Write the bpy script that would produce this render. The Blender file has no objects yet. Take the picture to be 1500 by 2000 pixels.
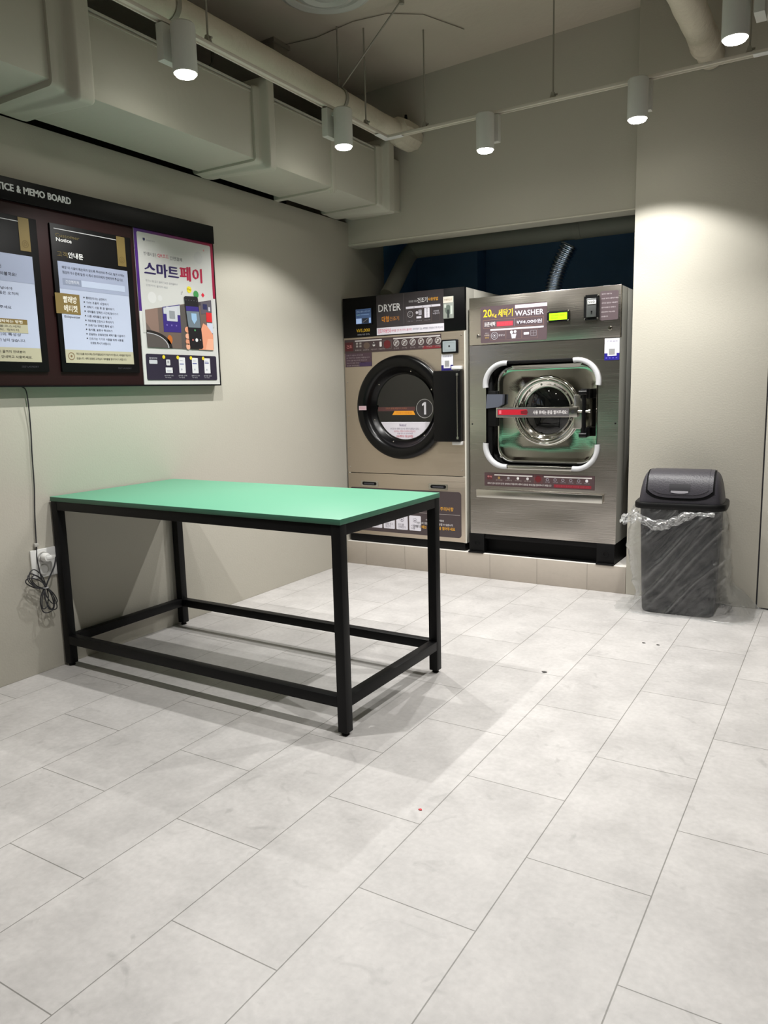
import bpy, bmesh, math, random
from mathutils import Vector, Matrix, noise
PI = math.pi
random.seed(7)
SC = bpy.context.scene
COL = SC.collection

# ---------------------------------------------------------------- camera, world, exposure
CAM = Vector((2.8834, 0.0891, 1.1467))
YAW, PITCH, ROLL, FPX = .5512, -.1563, -.0251, 1481.84
_cy, _sy, _cp, _sp, _cr, _sr = math.cos(YAW), math.sin(YAW), math.cos(PITCH), math.sin(PITCH), math.cos(ROLL), math.sin(ROLL)
_F = Vector((-_sy*_cp, _cy*_cp, _sp)); _R = Vector((_cy, _sy, 0)); _U = _R.cross(_F)
_R2 = _R*_cr + _U*_sr; _U2 = _R*(-_sr) + _U*_cr
cd = bpy.data.cameras.new('camera')
cd.sensor_fit = 'HORIZONTAL'; cd.sensor_width = 36.0; cd.lens = FPX/1500*36.0; cd.clip_start = .02
cam = bpy.data.objects.new('camera', cd); COL.objects.link(cam)
cam.matrix_world = Matrix(((_R2.x, _U2.x, -_F.x, CAM.x), (_R2.y, _U2.y, -_F.y, CAM.y), (_R2.z, _U2.z, -_F.z, CAM.z), (0, 0, 0, 1)))
SC.camera = cam
w = bpy.data.worlds.new('world'); SC.world = w; w.use_nodes = True
w.node_tree.nodes['Background'].inputs[0].default_value = (.02, .022, .025, 1)
w.node_tree.nodes['Background'].inputs[1].default_value = 1
SC.view_settings.view_transform = 'Standard'; SC.view_settings.look = 'None'
SC.view_settings.gamma = 1; SC.view_settings.use_curve_mapping = False
SC.view_settings.exposure = 0.0
SC.cycles.use_denoising = True
SC.cycles.max_bounces = 10; SC.cycles.diffuse_bounces = 5; SC.cycles.glossy_bounces = 5
SC.cycles.transparent_max_bounces = 16
SC.cycles.caustics_reflective = False; SC.cycles.caustics_refractive = False
BEAM_W, BEAM_ANGLE = 48.0, 104     # central beam of each track head
SPILL_W, SPILL_ANGLE = 39.0, 120    # weaker spill up to the cut-off
LENS_E = 48.0          # brightness of the lens disc

# ---------------------------------------------------------------- materials
def lin(c):
    return tuple(((v/255)/12.92 if v/255 <= .04045 else ((v/255+.055)/1.055)**2.4) for v in c)
_M = {}
def mat(name, rgb, rough=.5, metal=0, spec=.5, nscale=0, namt=0, bump=0, bscale=40, emit=0, coat=0, stretch=None, alpha=1):
    if name in _M: return _M[name]
    m = bpy.data.materials.new(name); m.use_nodes = True; nt = m.node_tree; b = nt.nodes['Principled BSDF']
    c = lin(rgb)
    b.inputs['Base Color'].default_value = (*c, 1); b.inputs['Roughness'].default_value = rough
    b.inputs['Metallic'].default_value = metal; b.inputs['Specular IOR Level'].default_value = spec
    b.inputs['Coat Weight'].default_value = coat; b.inputs['Alpha'].default_value = alpha
    tc = nt.nodes.new('ShaderNodeTexCoord'); src = tc.outputs['Object']
    if stretch:
        mp = nt.nodes.new('ShaderNodeMapping'); mp.inputs['Scale'].default_value = stretch
        nt.links.new(src, mp.inputs['Vector']); src = mp.outputs['Vector']
    if namt:
        n = nt.nodes.new('ShaderNodeTexNoise'); n.inputs['Scale'].default_value = nscale; n.inputs['Detail'].default_value = 6
        nt.links.new(src, n.inputs['Vector'])
        mx = nt.nodes.new('ShaderNodeMix'); mx.data_type = 'RGBA'
        mx.inputs[6].default_value = (*[max(0, v*(1-namt)) for v in c], 1); mx.inputs[7].default_value = (*[min(1, v*(1+namt)) for v in c], 1)
        nt.links.new(n.outputs['Fac'], mx.inputs[0]); nt.links.new(mx.outputs[2], b.inputs['Base Color'])
    if bump:
        n2 = nt.nodes.new('ShaderNodeTexNoise'); n2.inputs['Scale'].default_value = bscale; n2.inputs['Detail'].default_value = 3
        nt.links.new(src, n2.inputs['Vector'])
        bp = nt.nodes.new('ShaderNodeBump'); bp.inputs['Strength'].default_value = bump; bp.inputs['Distance'].default_value = .02
        nt.links.new(n2.outputs['Fac'], bp.inputs['Height']); nt.links.new(bp.outputs['Normal'], b.inputs['Normal'])
    if emit:
        b.inputs['Emission Color'].default_value = (*c, 1); b.inputs['Emission Strength'].default_value = emit
    _M[name] = m; return m

def tile_material(name, base, grout, width, height, offset, loc, axes, mortar=.0016, var=.04, rough=.42, mottling=.06):
    m = bpy.data.materials.new(name); m.use_nodes = True; nt = m.node_tree; N = nt.nodes; L = nt.links; b = N['Principled BSDF']
    geo = N.new('ShaderNodeNewGeometry'); sep = N.new('ShaderNodeSeparateXYZ'); L.new(geo.outputs['Position'], sep.inputs[0])
    cmb = N.new('ShaderNodeCombineXYZ')
    for i, a in enumerate(axes):
        ad = N.new('ShaderNodeMath'); ad.operation = 'ADD'; ad.inputs[1].default_value = loc[i]
        L.new(sep.outputs[a], ad.inputs[0]); L.new(ad.outputs[0], cmb.inputs[i])
    br = N.new('ShaderNodeTexBrick'); br.offset = offset; br.offset_frequency = 2; br.squash = 1
    br.inputs['Scale'].default_value = 1; br.inputs['Brick Width'].default_value = width; br.inputs['Row Height'].default_value = height
    br.inputs['Mortar Size'].default_value = mortar; br.inputs['Mortar Smooth'].default_value = .3; br.inputs['Bias'].default_value = 0
    c = lin(base)
    br.inputs['Color1'].default_value = (*[v*(1-var) for v in c], 1); br.inputs['Color2'].default_value = (*[v*(1+var) for v in c], 1)
    br.inputs['Mortar'].default_value = (*lin(grout), 1)
    L.new(cmb.outputs[0], br.inputs['Vector'])
    n = N.new('ShaderNodeTexNoise'); n.inputs['Scale'].default_value = 5; n.inputs['Detail'].default_value = 9; n.inputs['Roughness'].default_value = .68
    L.new(geo.outputs['Position'], n.inputs['Vector'])
    rp = N.new('ShaderNodeMapRange'); rp.inputs[1].default_value = .3; rp.inputs[2].default_value = .7
    rp.inputs[3].default_value = 1-mottling*1.4; rp.inputs[4].default_value = 1+mottling
    L.new(n.outputs['Fac'], rp.inputs[0])
    n3 = N.new('ShaderNodeTexNoise'); n3.inputs['Scale'].default_value = 60; n3.inputs['Detail'].default_value = 4
    L.new(geo.outputs['Position'], n3.inputs['Vector'])
    rp3 = N.new('ShaderNodeMapRange'); rp3.inputs[1].default_value = .3; rp3.inputs[2].default_value = .7
    rp3.inputs[3].default_value = 1-mottling*.5; rp3.inputs[4].default_value = 1+mottling*.5
    L.new(n3.outputs['Fac'], rp3.inputs[0])
    # streaky scuffs
    n4 = N.new('ShaderNodeTexNoise'); n4.inputs['Scale'].default_value = 7; n4.inputs['Detail'].default_value = 5; n4.inputs['Distortion'].default_value = 2.2
    L.new(geo.outputs['Position'], n4.inputs['Vector'])
    rp4 = N.new('ShaderNodeMapRange'); rp4.inputs[1].default_value = .62; rp4.inputs[2].default_value = .75
    rp4.inputs[3].default_value = 1; rp4.inputs[4].default_value = 1-mottling*1.6
    L.new(n4.outputs['Fac'], rp4.inputs[0])
    m1 = N.new('ShaderNodeMath'); m1.operation = 'MULTIPLY'; L.new(rp.outputs[0], m1.inputs[0]); L.new(rp3.outputs[0], m1.inputs[1])
    m2 = N.new('ShaderNodeMath'); m2.operation = 'MULTIPLY'; L.new(m1.outputs[0], m2.inputs[0]); L.new(rp4.outputs[0], m2.inputs[1])
    vm = N.new('ShaderNodeVectorMath'); vm.operation = 'SCALE'
    L.new(br.outputs['Color'], vm.inputs[0]); L.new(m2.outputs[0], vm.inputs['Scale'])
    L.new(vm.outputs[0], b.inputs['Base Color'])
    rr = N.new('ShaderNodeMapRange'); rr.inputs[3].default_value = rough-.08; rr.inputs[4].default_value = rough+.14
    L.new(n.outputs['Fac'], rr.inputs[0]); L.new(rr.outputs[0], b.inputs['Roughness'])
    bp = N.new('ShaderNodeBump'); bp.inputs['Strength'].default_value = .35; bp.inputs['Distance'].default_value = .002; bp.invert = True
    L.new(br.outputs['Fac'], bp.inputs['Height']); L.new(bp.outputs['Normal'], b.inputs['Normal'])
    _M[name] = m; return m

def steel(name, rgb, rough, warp, wscale, brush):
    m = bpy.data.materials.new(name); m.use_nodes = True; nt = m.node_tree; N = nt.nodes; L = nt.links; b = N['Principled BSDF']
    b.inputs['Base Color'].default_value = (*lin(rgb), 1); b.inputs['Metallic'].default_value = 1
    geo = N.new('ShaderNodeNewGeometry')
    mp = N.new('ShaderNodeMapping'); mp.inputs['Scale'].default_value = (3, 3, 260); L.new(geo.outputs['Position'], mp.inputs['Vector'])
    n = N.new('ShaderNodeTexNoise'); n.inputs['Scale'].default_value = 1; n.inputs['Detail'].default_value = 2; L.new(mp.outputs['Vector'], n.inputs['Vector'])
    rr = N.new('ShaderNodeMapRange'); rr.inputs[3].default_value = rough*.8; rr.inputs[4].default_value = rough*1.3
    L.new(n.outputs['Fac'], rr.inputs[0]); L.new(rr.outputs[0], b.inputs['Roughness'])
    mp2 = N.new('ShaderNodeMapping'); mp2.inputs['Scale'].default_value = (wscale*.8, wscale, wscale*1.6); L.new(geo.outputs['Position'], mp2.inputs['Vector'])
    n2 = N.new('ShaderNodeTexNoise'); n2.inputs['Scale'].default_value = 1; n2.inputs['Detail'].default_value = 1; L.new(mp2.outputs['Vector'], n2.inputs['Vector'])
    b1 = N.new('ShaderNodeBump'); b1.inputs['Strength'].default_value = 1; b1.inputs['Distance'].default_value = warp
    L.new(n2.outputs['Fac'], b1.inputs['Height'])
    b2 = N.new('ShaderNodeBump'); b2.inputs['Strength'].default_value = brush; b2.inputs['Distance'].default_value = .0006
    L.new(n.outputs['Fac'], b2.inputs['Height']); L.new(b1.outputs['Normal'], b2.inputs['Normal']); L.new(b2.outputs['Normal'], b.inputs['Normal'])
    _M[name] = m; return m

WALL = mat('wall_paint', (191, 187, 175), .75, bump=.05, bscale=120, nscale=2.0, namt=.02)
CEIL = mat('ceiling_paint', (196, 187, 172), .85, bump=.12, bscale=25, nscale=3, namt=.05)
DARK = mat('void_shade', (26, 25, 24), .9)  # near-black colour stands in for the shade above the left wall
NAVY = mat('niche_navy', (104, 150, 194), .7)
FLOORM = tile_material('floor_tile', (187, 184, 182), (128, 126, 122), .6, .3, .5, (6-.53, -.7629+6.0), (1, 0), mortar=.0016, var=.03, rough=.38, mottling=.115)
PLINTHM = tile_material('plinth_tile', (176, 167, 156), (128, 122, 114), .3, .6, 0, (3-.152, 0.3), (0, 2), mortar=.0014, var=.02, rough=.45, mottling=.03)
DUCTM = mat('duct_paint', (192, 190, 177), .6, bump=.12, bscale=14, nscale=4, namt=.03)
WRAPM = mat('pipe_wrap', (208, 200, 182), .7, bump=.35, bscale=30, nscale=8, namt=.05)
BLACKM = mat('black_powder_coat', (13, 13, 14), .5, spec=.2, bump=.03, bscale=400)
GREEN = mat('green_laminate', (86, 150, 121), .5, nscale=3, namt=.03)
GREENE = mat('green_edge', (60, 108, 87), .45)
RUBBER = mat('black_rubber', (10, 10, 11), .6, spec=.2)
BPLAST = mat('black_plastic', (7, 7, 9), .35, spec=.25)
BMATTE = mat('black_matte', (8, 8, 9), .55, spec=.2)
WHITEP = mat('white_plastic', (228, 228, 226), .4)
LAMPW = mat('lamp_white', (206, 207, 200), .45)
TRACKW = mat('track_white', (216, 210, 198), .4)
STEEL_W = steel('washer_steel', (208, 202, 195), .24, .010, 2.6, .5)
STEEL_D = steel('dryer_steel', (206, 193, 177), .40, .003, 2.0, .8)
CHROME = mat('chrome', (222, 220, 214), .07, 1)
CHROMEB = mat('bright_steel', (205, 203, 196), .22, 1)
POLISH = steel('polished_steel', (206, 206, 198), .07, .004, 3.0, .1)
GREYP = mat('grey_guard_plastic', (196, 197, 200), .45)
CREAMP = mat('cream_panel', (214, 211, 200), .45)
GLASSD = mat('dark_glass', (9, 10, 10), .04, coat=.4)
LATCHG = mat('slate_plastic', (84, 88, 100), .5)
BINM = mat('bin_grey', (22, 22, 25), .5, spec=.3, bump=.05, bscale=200)
LIDM = mat('lid_grey', (58, 56, 62), .42, spec=.4, bump=.1, bscale=150)
LIDB = mat('lid_rim_black', (9, 9, 10), .45, spec=.25)
NPIPE = mat('niche_pipe_grey', (140, 140, 132), .6)
ALU = mat('aluminium_foil', (205, 218, 236), .16, 1)
BOARDM = mat('board_brown', (40, 18, 19), .5, spec=.25)
BOARDB = mat('board_black', (9, 10, 13), .4, spec=.2)
PAPER = mat('panel_frame_black', (6, 6, 8), .5, spec=.2)
CORDM = mat('cord_black', (44, 44, 48), .5)
LENS = mat('lens_glow', (255, 252, 240), .5, emit=LENS_E)

# ---------------------------------------------------------------- mesh helpers
class MB:
    def __init__(s): s.bm = bmesh.new(); s.mats = []
    def mi(s, m):
        if m is None: return 0
        if m not in s.mats: s.mats.append(m)
        return s.mats.index(m)
    def _tag(s, faces, m):
        i = s.mi(m)
        for f in faces: f.material_index = i
    def box(s, x0, x1, y0, y1, z0, z1, m=None, bev=0, seg=2, rot=None):
        t = bmesh.new(); bmesh.ops.create_cube(t, size=1)
        for v in t.verts: v.co = Vector(((x0+x1)/2+v.co.x*(x1-x0), (y0+y1)/2+v.co.y*(y1-y0), (z0+z1)/2+v.co.z*(z1-z0)))
        if bev: bmesh.ops.bevel(t, geom=t.edges[:], offset=bev, segments=seg, profile=.5, affect='EDGES')
        if rot: bmesh.ops.transform(t, matrix=rot, verts=t.verts)
        s.merge(t, m)
    def merge(s, t, m=None):
        i = s.mi(m); mp = {}
        for v in t.verts: mp[v] = s.bm.verts.new(v.co)
        for f in t.faces:
            try: nf = s.bm.faces.new([mp[v] for v in f.verts]); nf.material_index = i
            except ValueError: pass
        t.free()
    def grid(s, P, m=None, cu=False, cv=False):
        i = s.mi(m); V = [[s.bm.verts.new(p) for p in r] for r in P]; a = len(V); b = len(V[0])
        for r in range(a if cu else a-1):
            for c in range(b if cv else b-1):
                q = [V[r][c], V[(r+1) % a][c], V[(r+1) % a][(c+1) % b], V[r][(c+1) % b]]
                try: f = s.bm.faces.new(q); f.material_index = i
                except ValueError: pass
        return V
    def lathe(s, prof, c, axis=(0, 0, 1), n=48, m=None):
        a = Vector(axis).normalized(); u = a.orthogonal().normalized(); v = a.cross(u); c = Vector(c)
        P = [[c + a*h + (u*math.cos(2*PI*k/n) + v*math.sin(2*PI*k/n))*max(r, 1e-5) for k in range(n)] for r, h in prof]
        s.grid(P, m, cv=True)
    def cyl(s, p, q, r, n=24, m=None, r2=None, cap=True):
        p = Vector(p); q = Vector(q); r2 = r if r2 is None else r2; h = (q-p).length
        pr = [(r, 0), (r2, h)]
        if cap: pr = [(0, 0)] + pr + [(0, h)]
        s.lathe(pr, p, q-p, n, m)
    def tube(s, pts, r, n=10, m=None, closed=False, cap=True):
        pts = [Vector(p) for p in pts]; L = len(pts); P = []; up = None
        for i, p in enumerate(pts):
            if closed: t = (pts[(i+1) % L]-pts[i-1])
            else: t = pts[min(i+1, L-1)]-pts[max(i-1, 0)]
            t.normalize()
            u = t.orthogonal().normalized() if up is None else (up - t*up.dot(t)).normalized()
            up = u; v = t.cross(u)
            rr = r(i/(L-1)) if callable(r) else r
            P.append([p+(u*math.cos(2*PI*k/n)+v*math.sin(2*PI*k/n))*rr for k in range(n)])
        V = s.grid(P, m, cu=closed, cv=True)
        if cap and not closed:
            for ring in (V[0], V[-1]):
                f = s.bm.faces.new(ring); f.material_index = s.mi(m)
    def prism(s, pts, d, m=None):           # pts: 3D planar loop, extruded by vector d
        d = Vector(d); A = [s.bm.verts.new(Vector(p)) for p in pts]; B = [s.bm.verts.new(Vector(p)+d) for p in pts]; i = s.mi(m); n = len(A)
        for f in ([A, list(reversed(B))] + [[A[k], A[(k+1) % n], B[(k+1) % n], B[k]] for k in range(n)]):
            try: ff = s.bm.faces.new(f); ff.material_index = i
            except ValueError: pass
    def build(s, name, m=None, parent=None, ang=38, smooth=True):
        bm = s.bm; bmesh.ops.remove_doubles(bm, verts=bm.verts, dist=1e-5)
        bmesh.ops.recalc_face_normals(bm, faces=bm.faces)
        me = bpy.data.meshes.new(name); bm.to_mesh(me); bm.free()
        for mm in (s.mats or [m or WALL]): me.materials.append(mm)
        if smooth:
            me.polygons.foreach_set('use_smooth', [True]*len(me.polygons)); me.set_sharp_from_angle(angle=math.radians(ang))
        o = bpy.data.objects.new(name, me); COL.objects.link(o)
        if parent: o.parent = parent; o.matrix_parent_inverse = parent.matrix_basis.inverted()
        return o
def box(name, x0, x1, y0, y1, z0, z1, m, parent=None, bev=0.002):
    b = MB(); b.box(x0, x1, y0, y1, z0, z1, None, bev); return b.build(name, m, parent)
def tag(o, label=None, cat=None, group=None, kind=None):
    for k, v in (('label', label), ('category', cat), ('group', group), ('kind', kind)):
        if v: o[k] = v
    return o
def empty(name, loc, label, cat, group=None):
    o = bpy.data.objects.new(name, None); COL.objects.link(o); o.location = loc; o.empty_display_size = .05
    return tag(o, label, cat, group)
def struct(name, b, m): return tag(b.build(name, m), kind='structure')
def rrect(x0, x1, z0, z1, r, n=8):          # rounded rectangle loop (u, v)
    P = []
    for cx, cz, a0 in ((x1-r, z1-r, 0), (x0+r, z1-r, 90), (x0+r, z0+r, 180), (x1-r, z0+r, 270)):
        for k in range(n+1):
            a = math.radians(a0+90*k/n); P.append((cx+r*math.cos(a), cz+r*math.sin(a)))
    return P

# printed / stuck-on graphics -------------------------------------------------
_cols = {}
def ink(rgb, e=0, rough=.45):
    k = (rgb, e, rough)
    if k not in _cols: _cols[k] = mat('ink_%02x%02x%02x_%d' % (*rgb, int(e*100)), rgb, rough, emit=e)
    return _cols[k]
_tc = bpy.data.curves.new('glyph_source', 'FONT'); _to = bpy.data.objects.new('glyph_source', _tc); _gs = bpy.data.scenes.new('glyphs'); _gs.collection.objects.link(_to); _gv = _gs.view_layers[0]
_tc.resolution_u = 2
class Print:
    """flat artwork on a plane: origin + u axis + v axis, each layer a hair in front of the last"""
    def __init__(s, o, u, v, step=.00035, emit=0):
        s.o = Vector(o); s.u = Vector(u); s.v = Vector(v); s.n = s.u.cross(s.v); s.step = step; s.b = MB(); s.l = 0; s.e = emit; s.vis = 0
    def P(s, a, b, l): return s.o + s.u*a + s.v*b + s.n*(s.step*l)
    def poly(s, pts, c, l=None, e=None):
        l = s.l if l is None else l
        f = s.b.bm.faces.new([s.b.bm.verts.new(s.P(a, b, l)) for a, b in pts])
        f.material_index = s.b.mi(ink(c, s.e if e is None else e))
    def rect(s, a, b, c, d, col, l=1, e=None): s.poly([(a, b), (c, b), (c, d), (a, d)], col, l, e)
    def rr(s, a, b, c, d, r, col, l=1, e=None): s.poly(rrect(a, c, b, d, r, 5), col, l, e)
    def disc(s, a, b, r, col, l=2, n=28, rv=None):
        s.poly([(a+r*math.cos(2*PI*k/n), b+(rv or r)*math.sin(2*PI*k/n)) for k in range(n)], col, l)
    def ring(s, a, b, r, t, col, l=2, n=32, a0=0, a1=360):
        for k in range(n):
            p, q = [math.radians(a0+(a1-a0)*(k+d)/n) for d in (0, 1)]
            s.poly([(a+r*math.cos(p), b+r*math.sin(p)), (a+r*math.cos(q), b+r*math.sin(q)),
                    (a+(r-t)*math.cos(q), b+(r-t)*math.sin(q)), (a+(r-t)*math.cos(p), b+(r-t)*math.sin(p))], col, l)
    def frame(s, a, b, c, d, t, col, l=2):
        s.rect(a, b, c, b+t, col, l); s.rect(a, d-t, c, d, col, l); s.rect(a, b, a+t, d, col, l); s.rect(c-t, b, c, d, col, l)
    def line(s, a, b, c, d, t, col, l=2):
        dx, dy = c-a, d-b; L = math.hypot(dx, dy); nx, ny = -dy/L*t/2, dx/L*t/2
        s.poly([(a+nx, b+ny), (a-nx, b-ny), (c-nx, d-ny), (c+nx, d+ny)], col, l)
    def text(s, txt, a, b, c, d, col, l=3, bold=0, fit='box', shear=0):
        """text filling the rectangle a,b..c,d ('box' stretches; 'left'/'mid' keep proportion by height)"""
        _tc.body = txt; _tc.offset = bold; _tc.shear = shear
        _gv.update()
        _ev = _to.evaluated_get(_gv.depsgraph); me = _ev.to_mesh()
        xs = [v.co.x for v in me.vertices]; ys = [v.co.y for v in me.vertices]
        if not xs: return
        x0, x1, y0, y1 = min(xs), max(xs), min(ys), max(ys); sy = (d-b)/(y1-y0); sx = (c-a)/(x1-x0); ox = a
        if fit != 'box':
            sx2 = min(sx, sy*1.0); 
            if fit == 'mid': ox = a+((c-a)-(x1-x0)*sx2)/2
            sx = sx2
        i = s.b.mi(ink(col, s.e)); V = [s.b.bm.verts.new(s.P(ox+(v.co.x-x0)*sx, b+(v.co.y-y0)*sy, l)) for v in me.vertices]
        for p in me.polygons:
            try: f = s.b.bm.faces.new([V[k] for k in p.vertices]); f.material_index = i
            except ValueError: pass
        _ev.to_mesh_clear()
    def build(s, name, parent=None):
        bm = s.b.bm
        for f in bm.faces:
            f.normal_update()
            if f.normal.dot(s.n) < 0: f.normal_flip()
        me = bpy.data.meshes.new(name); bm.to_mesh(me); bm.free()
        for mm in s.b.mats: me.materials.append(mm)
        o = bpy.data.objects.new(name, me); COL.objects.link(o)
        if parent: o.parent = parent; o.matrix_parent_inverse = parent.matrix_basis.inverted()
        return o

def screws(name, pts, y, m, parent, r=.005, h=.003):
    """each screw head is a part of its own; they share one mesh"""
    b = MB(); b.lathe([(r, 0), (r*.8, h*.8), (0, h)], (0, 0, 0), (0, -1, 0), 12); first = b.build(name, m)
    for i, (x, z) in enumerate(pts):
        o = first if i == 0 else first.copy()
        if i: COL.objects.link(o)
        o.location = (x, y, z); o.parent = parent; o.matrix_parent_inverse = parent.matrix_basis.inverted()

# ================================================================ ROOM SHELL
X1, Y0R = 4.6, -2.6            # unseen right wall / wall behind the camera
YF = 4.2914                    # face of the column and plinth
YL = 4.417                     # face of the wall over the niche
CZ = lambda X: 3.03+(X-.9)*.034
b = MB(); b.box(-.4, X1+.2, Y0R-.2, 6.0, -.12, 0); struct('floor', b, FLOORM)
b = MB(); b.prism([(-.6, Y0R-.2, CZ(-.6)), (X1+.2, Y0R-.2, CZ(X1+.2)), (X1+.2, 6, CZ(X1+.2)), (-.6, 6, CZ(-.6))], (0, 0, .15)); struct('ceiling', b, CEIL)
b = MB(); b.box(-.10, 0, Y0R, 6.0, 0, 2.245, bev=.002); struct('wall_left', b, WALL)
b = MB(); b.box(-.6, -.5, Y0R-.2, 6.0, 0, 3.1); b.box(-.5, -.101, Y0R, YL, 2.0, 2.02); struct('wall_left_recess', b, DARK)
b = MB()
b.prism([(-.5, YL, 2.103), (1.88, YL, 2.073), (1.88, YL, 3.09), (-.5, YL, 3.0)], (0, .12, 0)); struct('wall_back', b, WALL)
b = MB(); b.prism([(0.0, YL-.003, 2.103), (1.868, YL-.003, 2.074), (1.868, YL-.003, 2.080), (0, YL-.003, 2.109)], (0, .126, 0)); struct('trim_1', b, mat('trim_cream', (222, 218, 204), .5))
b = MB(); b.box(1.869, 2.5255, YF, 4.75, 0, 3.2, bev=.003); struct('wall_column', b, WALL)
b = MB(); b.box(2.5255, X1+.1, YF, 4.75, 2.15, 3.25); b.box(3.45, X1+.1, YF, 4.75, 0, 2.15); b.box(2.5255, 3.45, 4.40, 4.75, 0, 2.15)
struct('wall_right_back', b, WALL)
b = MB(); b.box(2.5255, 2.5315, YF+.004, YF+.1, 0, 2.15); b.box(2.5255, 3.45, YF+.004, YF+.1, 0, .009); struct('door_gap_fill', b, mat('door_gap_shade', (30, 28, 34), .8))  # dark filler paints the shade in the gap round the door
b = MB(); b.box(2.532, 3.449, YF+.001, YF+.045, .009, 2.149, bev=.0015); dr = struct('door_1', b, WALL)
b = MB(); b.box(X1, X1+.1, Y0R, YF, 0, 3.2); struct('wall_right', b, mat('right_wall', (112, 110, 104), .6))
b = MB(); b.box(-.4, X1+.1, Y0R-.1, Y0R, 0, 3.2); struct('wall_front', b, mat('front_wall', (96, 98, 92), .5))
b = MB(); b.box(-.1, 2.4, 5.50, 5.6, 0, 3.0); b.box(2.3, 2.4, 4.75, 5.6, 0, 3.0); b.box(-.12, .0005, 4.86, 5.6, .15, 2.9); b.box(.0, .50, 5.35, 5.5, .15, 3.0)
struct('wall_niche', b, NAVY)
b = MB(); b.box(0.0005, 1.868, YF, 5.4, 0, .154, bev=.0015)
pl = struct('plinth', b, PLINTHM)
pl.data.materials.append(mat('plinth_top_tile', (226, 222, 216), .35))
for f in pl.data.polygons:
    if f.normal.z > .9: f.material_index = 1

# ================================================================ AIR DUCT
duct = empty('air_duct', (.2, 3, 2.25), 'large painted rectangular air duct running above the notice board', 'air duct')
DX, DB, DT = .40, 2.255, 2.56
def ductsec(y0, y1, name='duct_section', dz=0, dx=0, m=DUCTM):
    b = MB(); b.box(.035, DX+dx, y0, y1, DB+dz, DT, bev=.004); return b.build(name, m, duct)
ductsec(.2, 1.96, dz=.012); ductsec(2.10, 3.05); ductsec(3.14, 3.67); ductsec(3.70, YL-.002)
def ss(v): v = min(1, max(0, v)); return v*v*(3-2*v)
def flange(y0, y1, s=1.0):
    # padded joint wrap bulging over the corners of the duct
    b = MB(); n = 28; ring = []
    sec = rrect(-.002, DX+.012, DB-.010, DT+.02, .02, 4)
    for i in range(n+1):
        t = i/n; y = y0+(y1-y0)*t
        bul = (.12*min(1, t/.12) + .88*ss((t-.30)/.17))*(1-.8*ss((t-.82)/.18))*s
        row = []
        for (x, z) in sec:
            up = max(0, (z-(DB+DT)/2)/((DT-DB)/2)); k = .002+.042*bul
            dxn = (1 if x > .3 else 0)*k; dzn = (k if z > DT-.01 else (-k*.7*min(1, max(0, x)/.2) if z < DB+.01 else 0))
            if z > DT-.01: dzn += .006*bul
            jit = .004*noise.noise(Vector((x*9, y*14, z*9)))
            row.append((x+dxn*(.6 if i in (0, n) else 1)+jit, y, z+dzn+jit))
        ring.append(row)
    b.grid(ring, None, cv=True); b.prism(ring[0], (0, -.001, 0)); b.prism(ring[-1], (0, .001, 0))
    return b.build('joint_wrap', DUCTM, duct, ang=60)
flange(1.95, 2.115, 1.15); flange(3.035, 3.155, 1.0); flange(4.12, 4.28, 1.0)
b = MB(); b.box(-.002, DX+.010, 3.665, 3.705, DB-.012, DT+.008, bev=.003); b.build('joint_seam', DUCTM, duct)
b = MB(); b.box(DX-.01, DX+.012, 3.668, 3.682, DB-.03, DB+.02, bev=.002); b.build('joint_clip', DUCTM, duct)
for y0, y1 in ((.2, 1.93), (2.12, 3.03), (3.16, 3.66), (3.71, 4.11)):
    b = MB(); b.box(DX-.03, DX+.007, y0, y1, DT+.002, DT+.009); b.box(DX+.0005, DX+.004, y0, y1, DT-.014, DT-.009, DARK and None); b.build('edge_strip', DUCTM, duct)

# ================================================================ PIPES
def wrapped_pipe(name, pts, r, label, seed=0):
    t = empty(name, pts[0], label, 'pipe')
    P = []
    n = 90
    total = len(pts)-1
    for i in range(n+1):
        f = i/n*total; k = min(int(f), total-1); q = Vector(pts[k]).lerp(Vector(pts[k+1]), f-k); P.append(q)
    b = MB(); b.tube(P, lambda u: r*(1+.035*noise.noise(Vector((u*40, seed, 0)))+.012*math.sin(u*160)), 28); b.build('insulation', WRAPM, t, ang=80)
    return t
pw = wrapped_pipe('insulated_pipe', [(.50, -1.5, 2.665), (.50, 4.20, 2.665)], .052, 'white wrapped pipe running along the left track above the duct', 1)
b = MB(); b.lathe([(.0, 0), (.052, 0), (.075, .02), (.083, .07), (.083, .18), (.07, .225), (0, .225)], (.50, 4.19, 2.668), (0, 1, 0), 10)
b.build('end_collar', WRAPM, pw, ang=25)
b = MB(); b.cyl((.50, 4.33, 2.74), (.50, 4.33, 2.785), .012, 12, r2=.008); b.build('valve_stub', RUBBER, pw)
for y in (.9, 2.45, 3.62):
    b = MB(); b.lathe([(.0545, -.012), (.0575, -.012), (.0575, .012), (.0545, .012)], (.50, y, 2.665), (0, 1, 0), 24); b.cyl((.50, y, 2.72), (.50, y, CZ(.5)), .004, 8)
    b.tube([(.50, y, 2.735), (.512, y, 2.745), (.512, y, 2.765), (.5, y, 2.77)], .003, 6); b.build('pipe_hanger', mat('rod_grey', (150, 146, 134), .45), pw)
pr2 = wrapped_pipe('insulated_pipe', [(2.21, -.6, 2.70), (2.21, 4.10, 2.70)], .064, 'thick white wrapped pipe entering the wall above the bin', 5)
b = MB(); b.lathe([(.064, 0), (.070, .004), (.070, .03), (.060, .045), (.060, .187), (.0, .186)], (2.21, 4.10, 2.70), (0, 1, 0), 32); b.build('end_collar', WRAPM, pr2)
b = MB(); b.cyl((2.262, 3.56, 2.74), (2.262, 3.56, CZ(2.2)), .004, 8); b.build('pipe_hanger', _M['rod_grey'], pr2)
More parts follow.
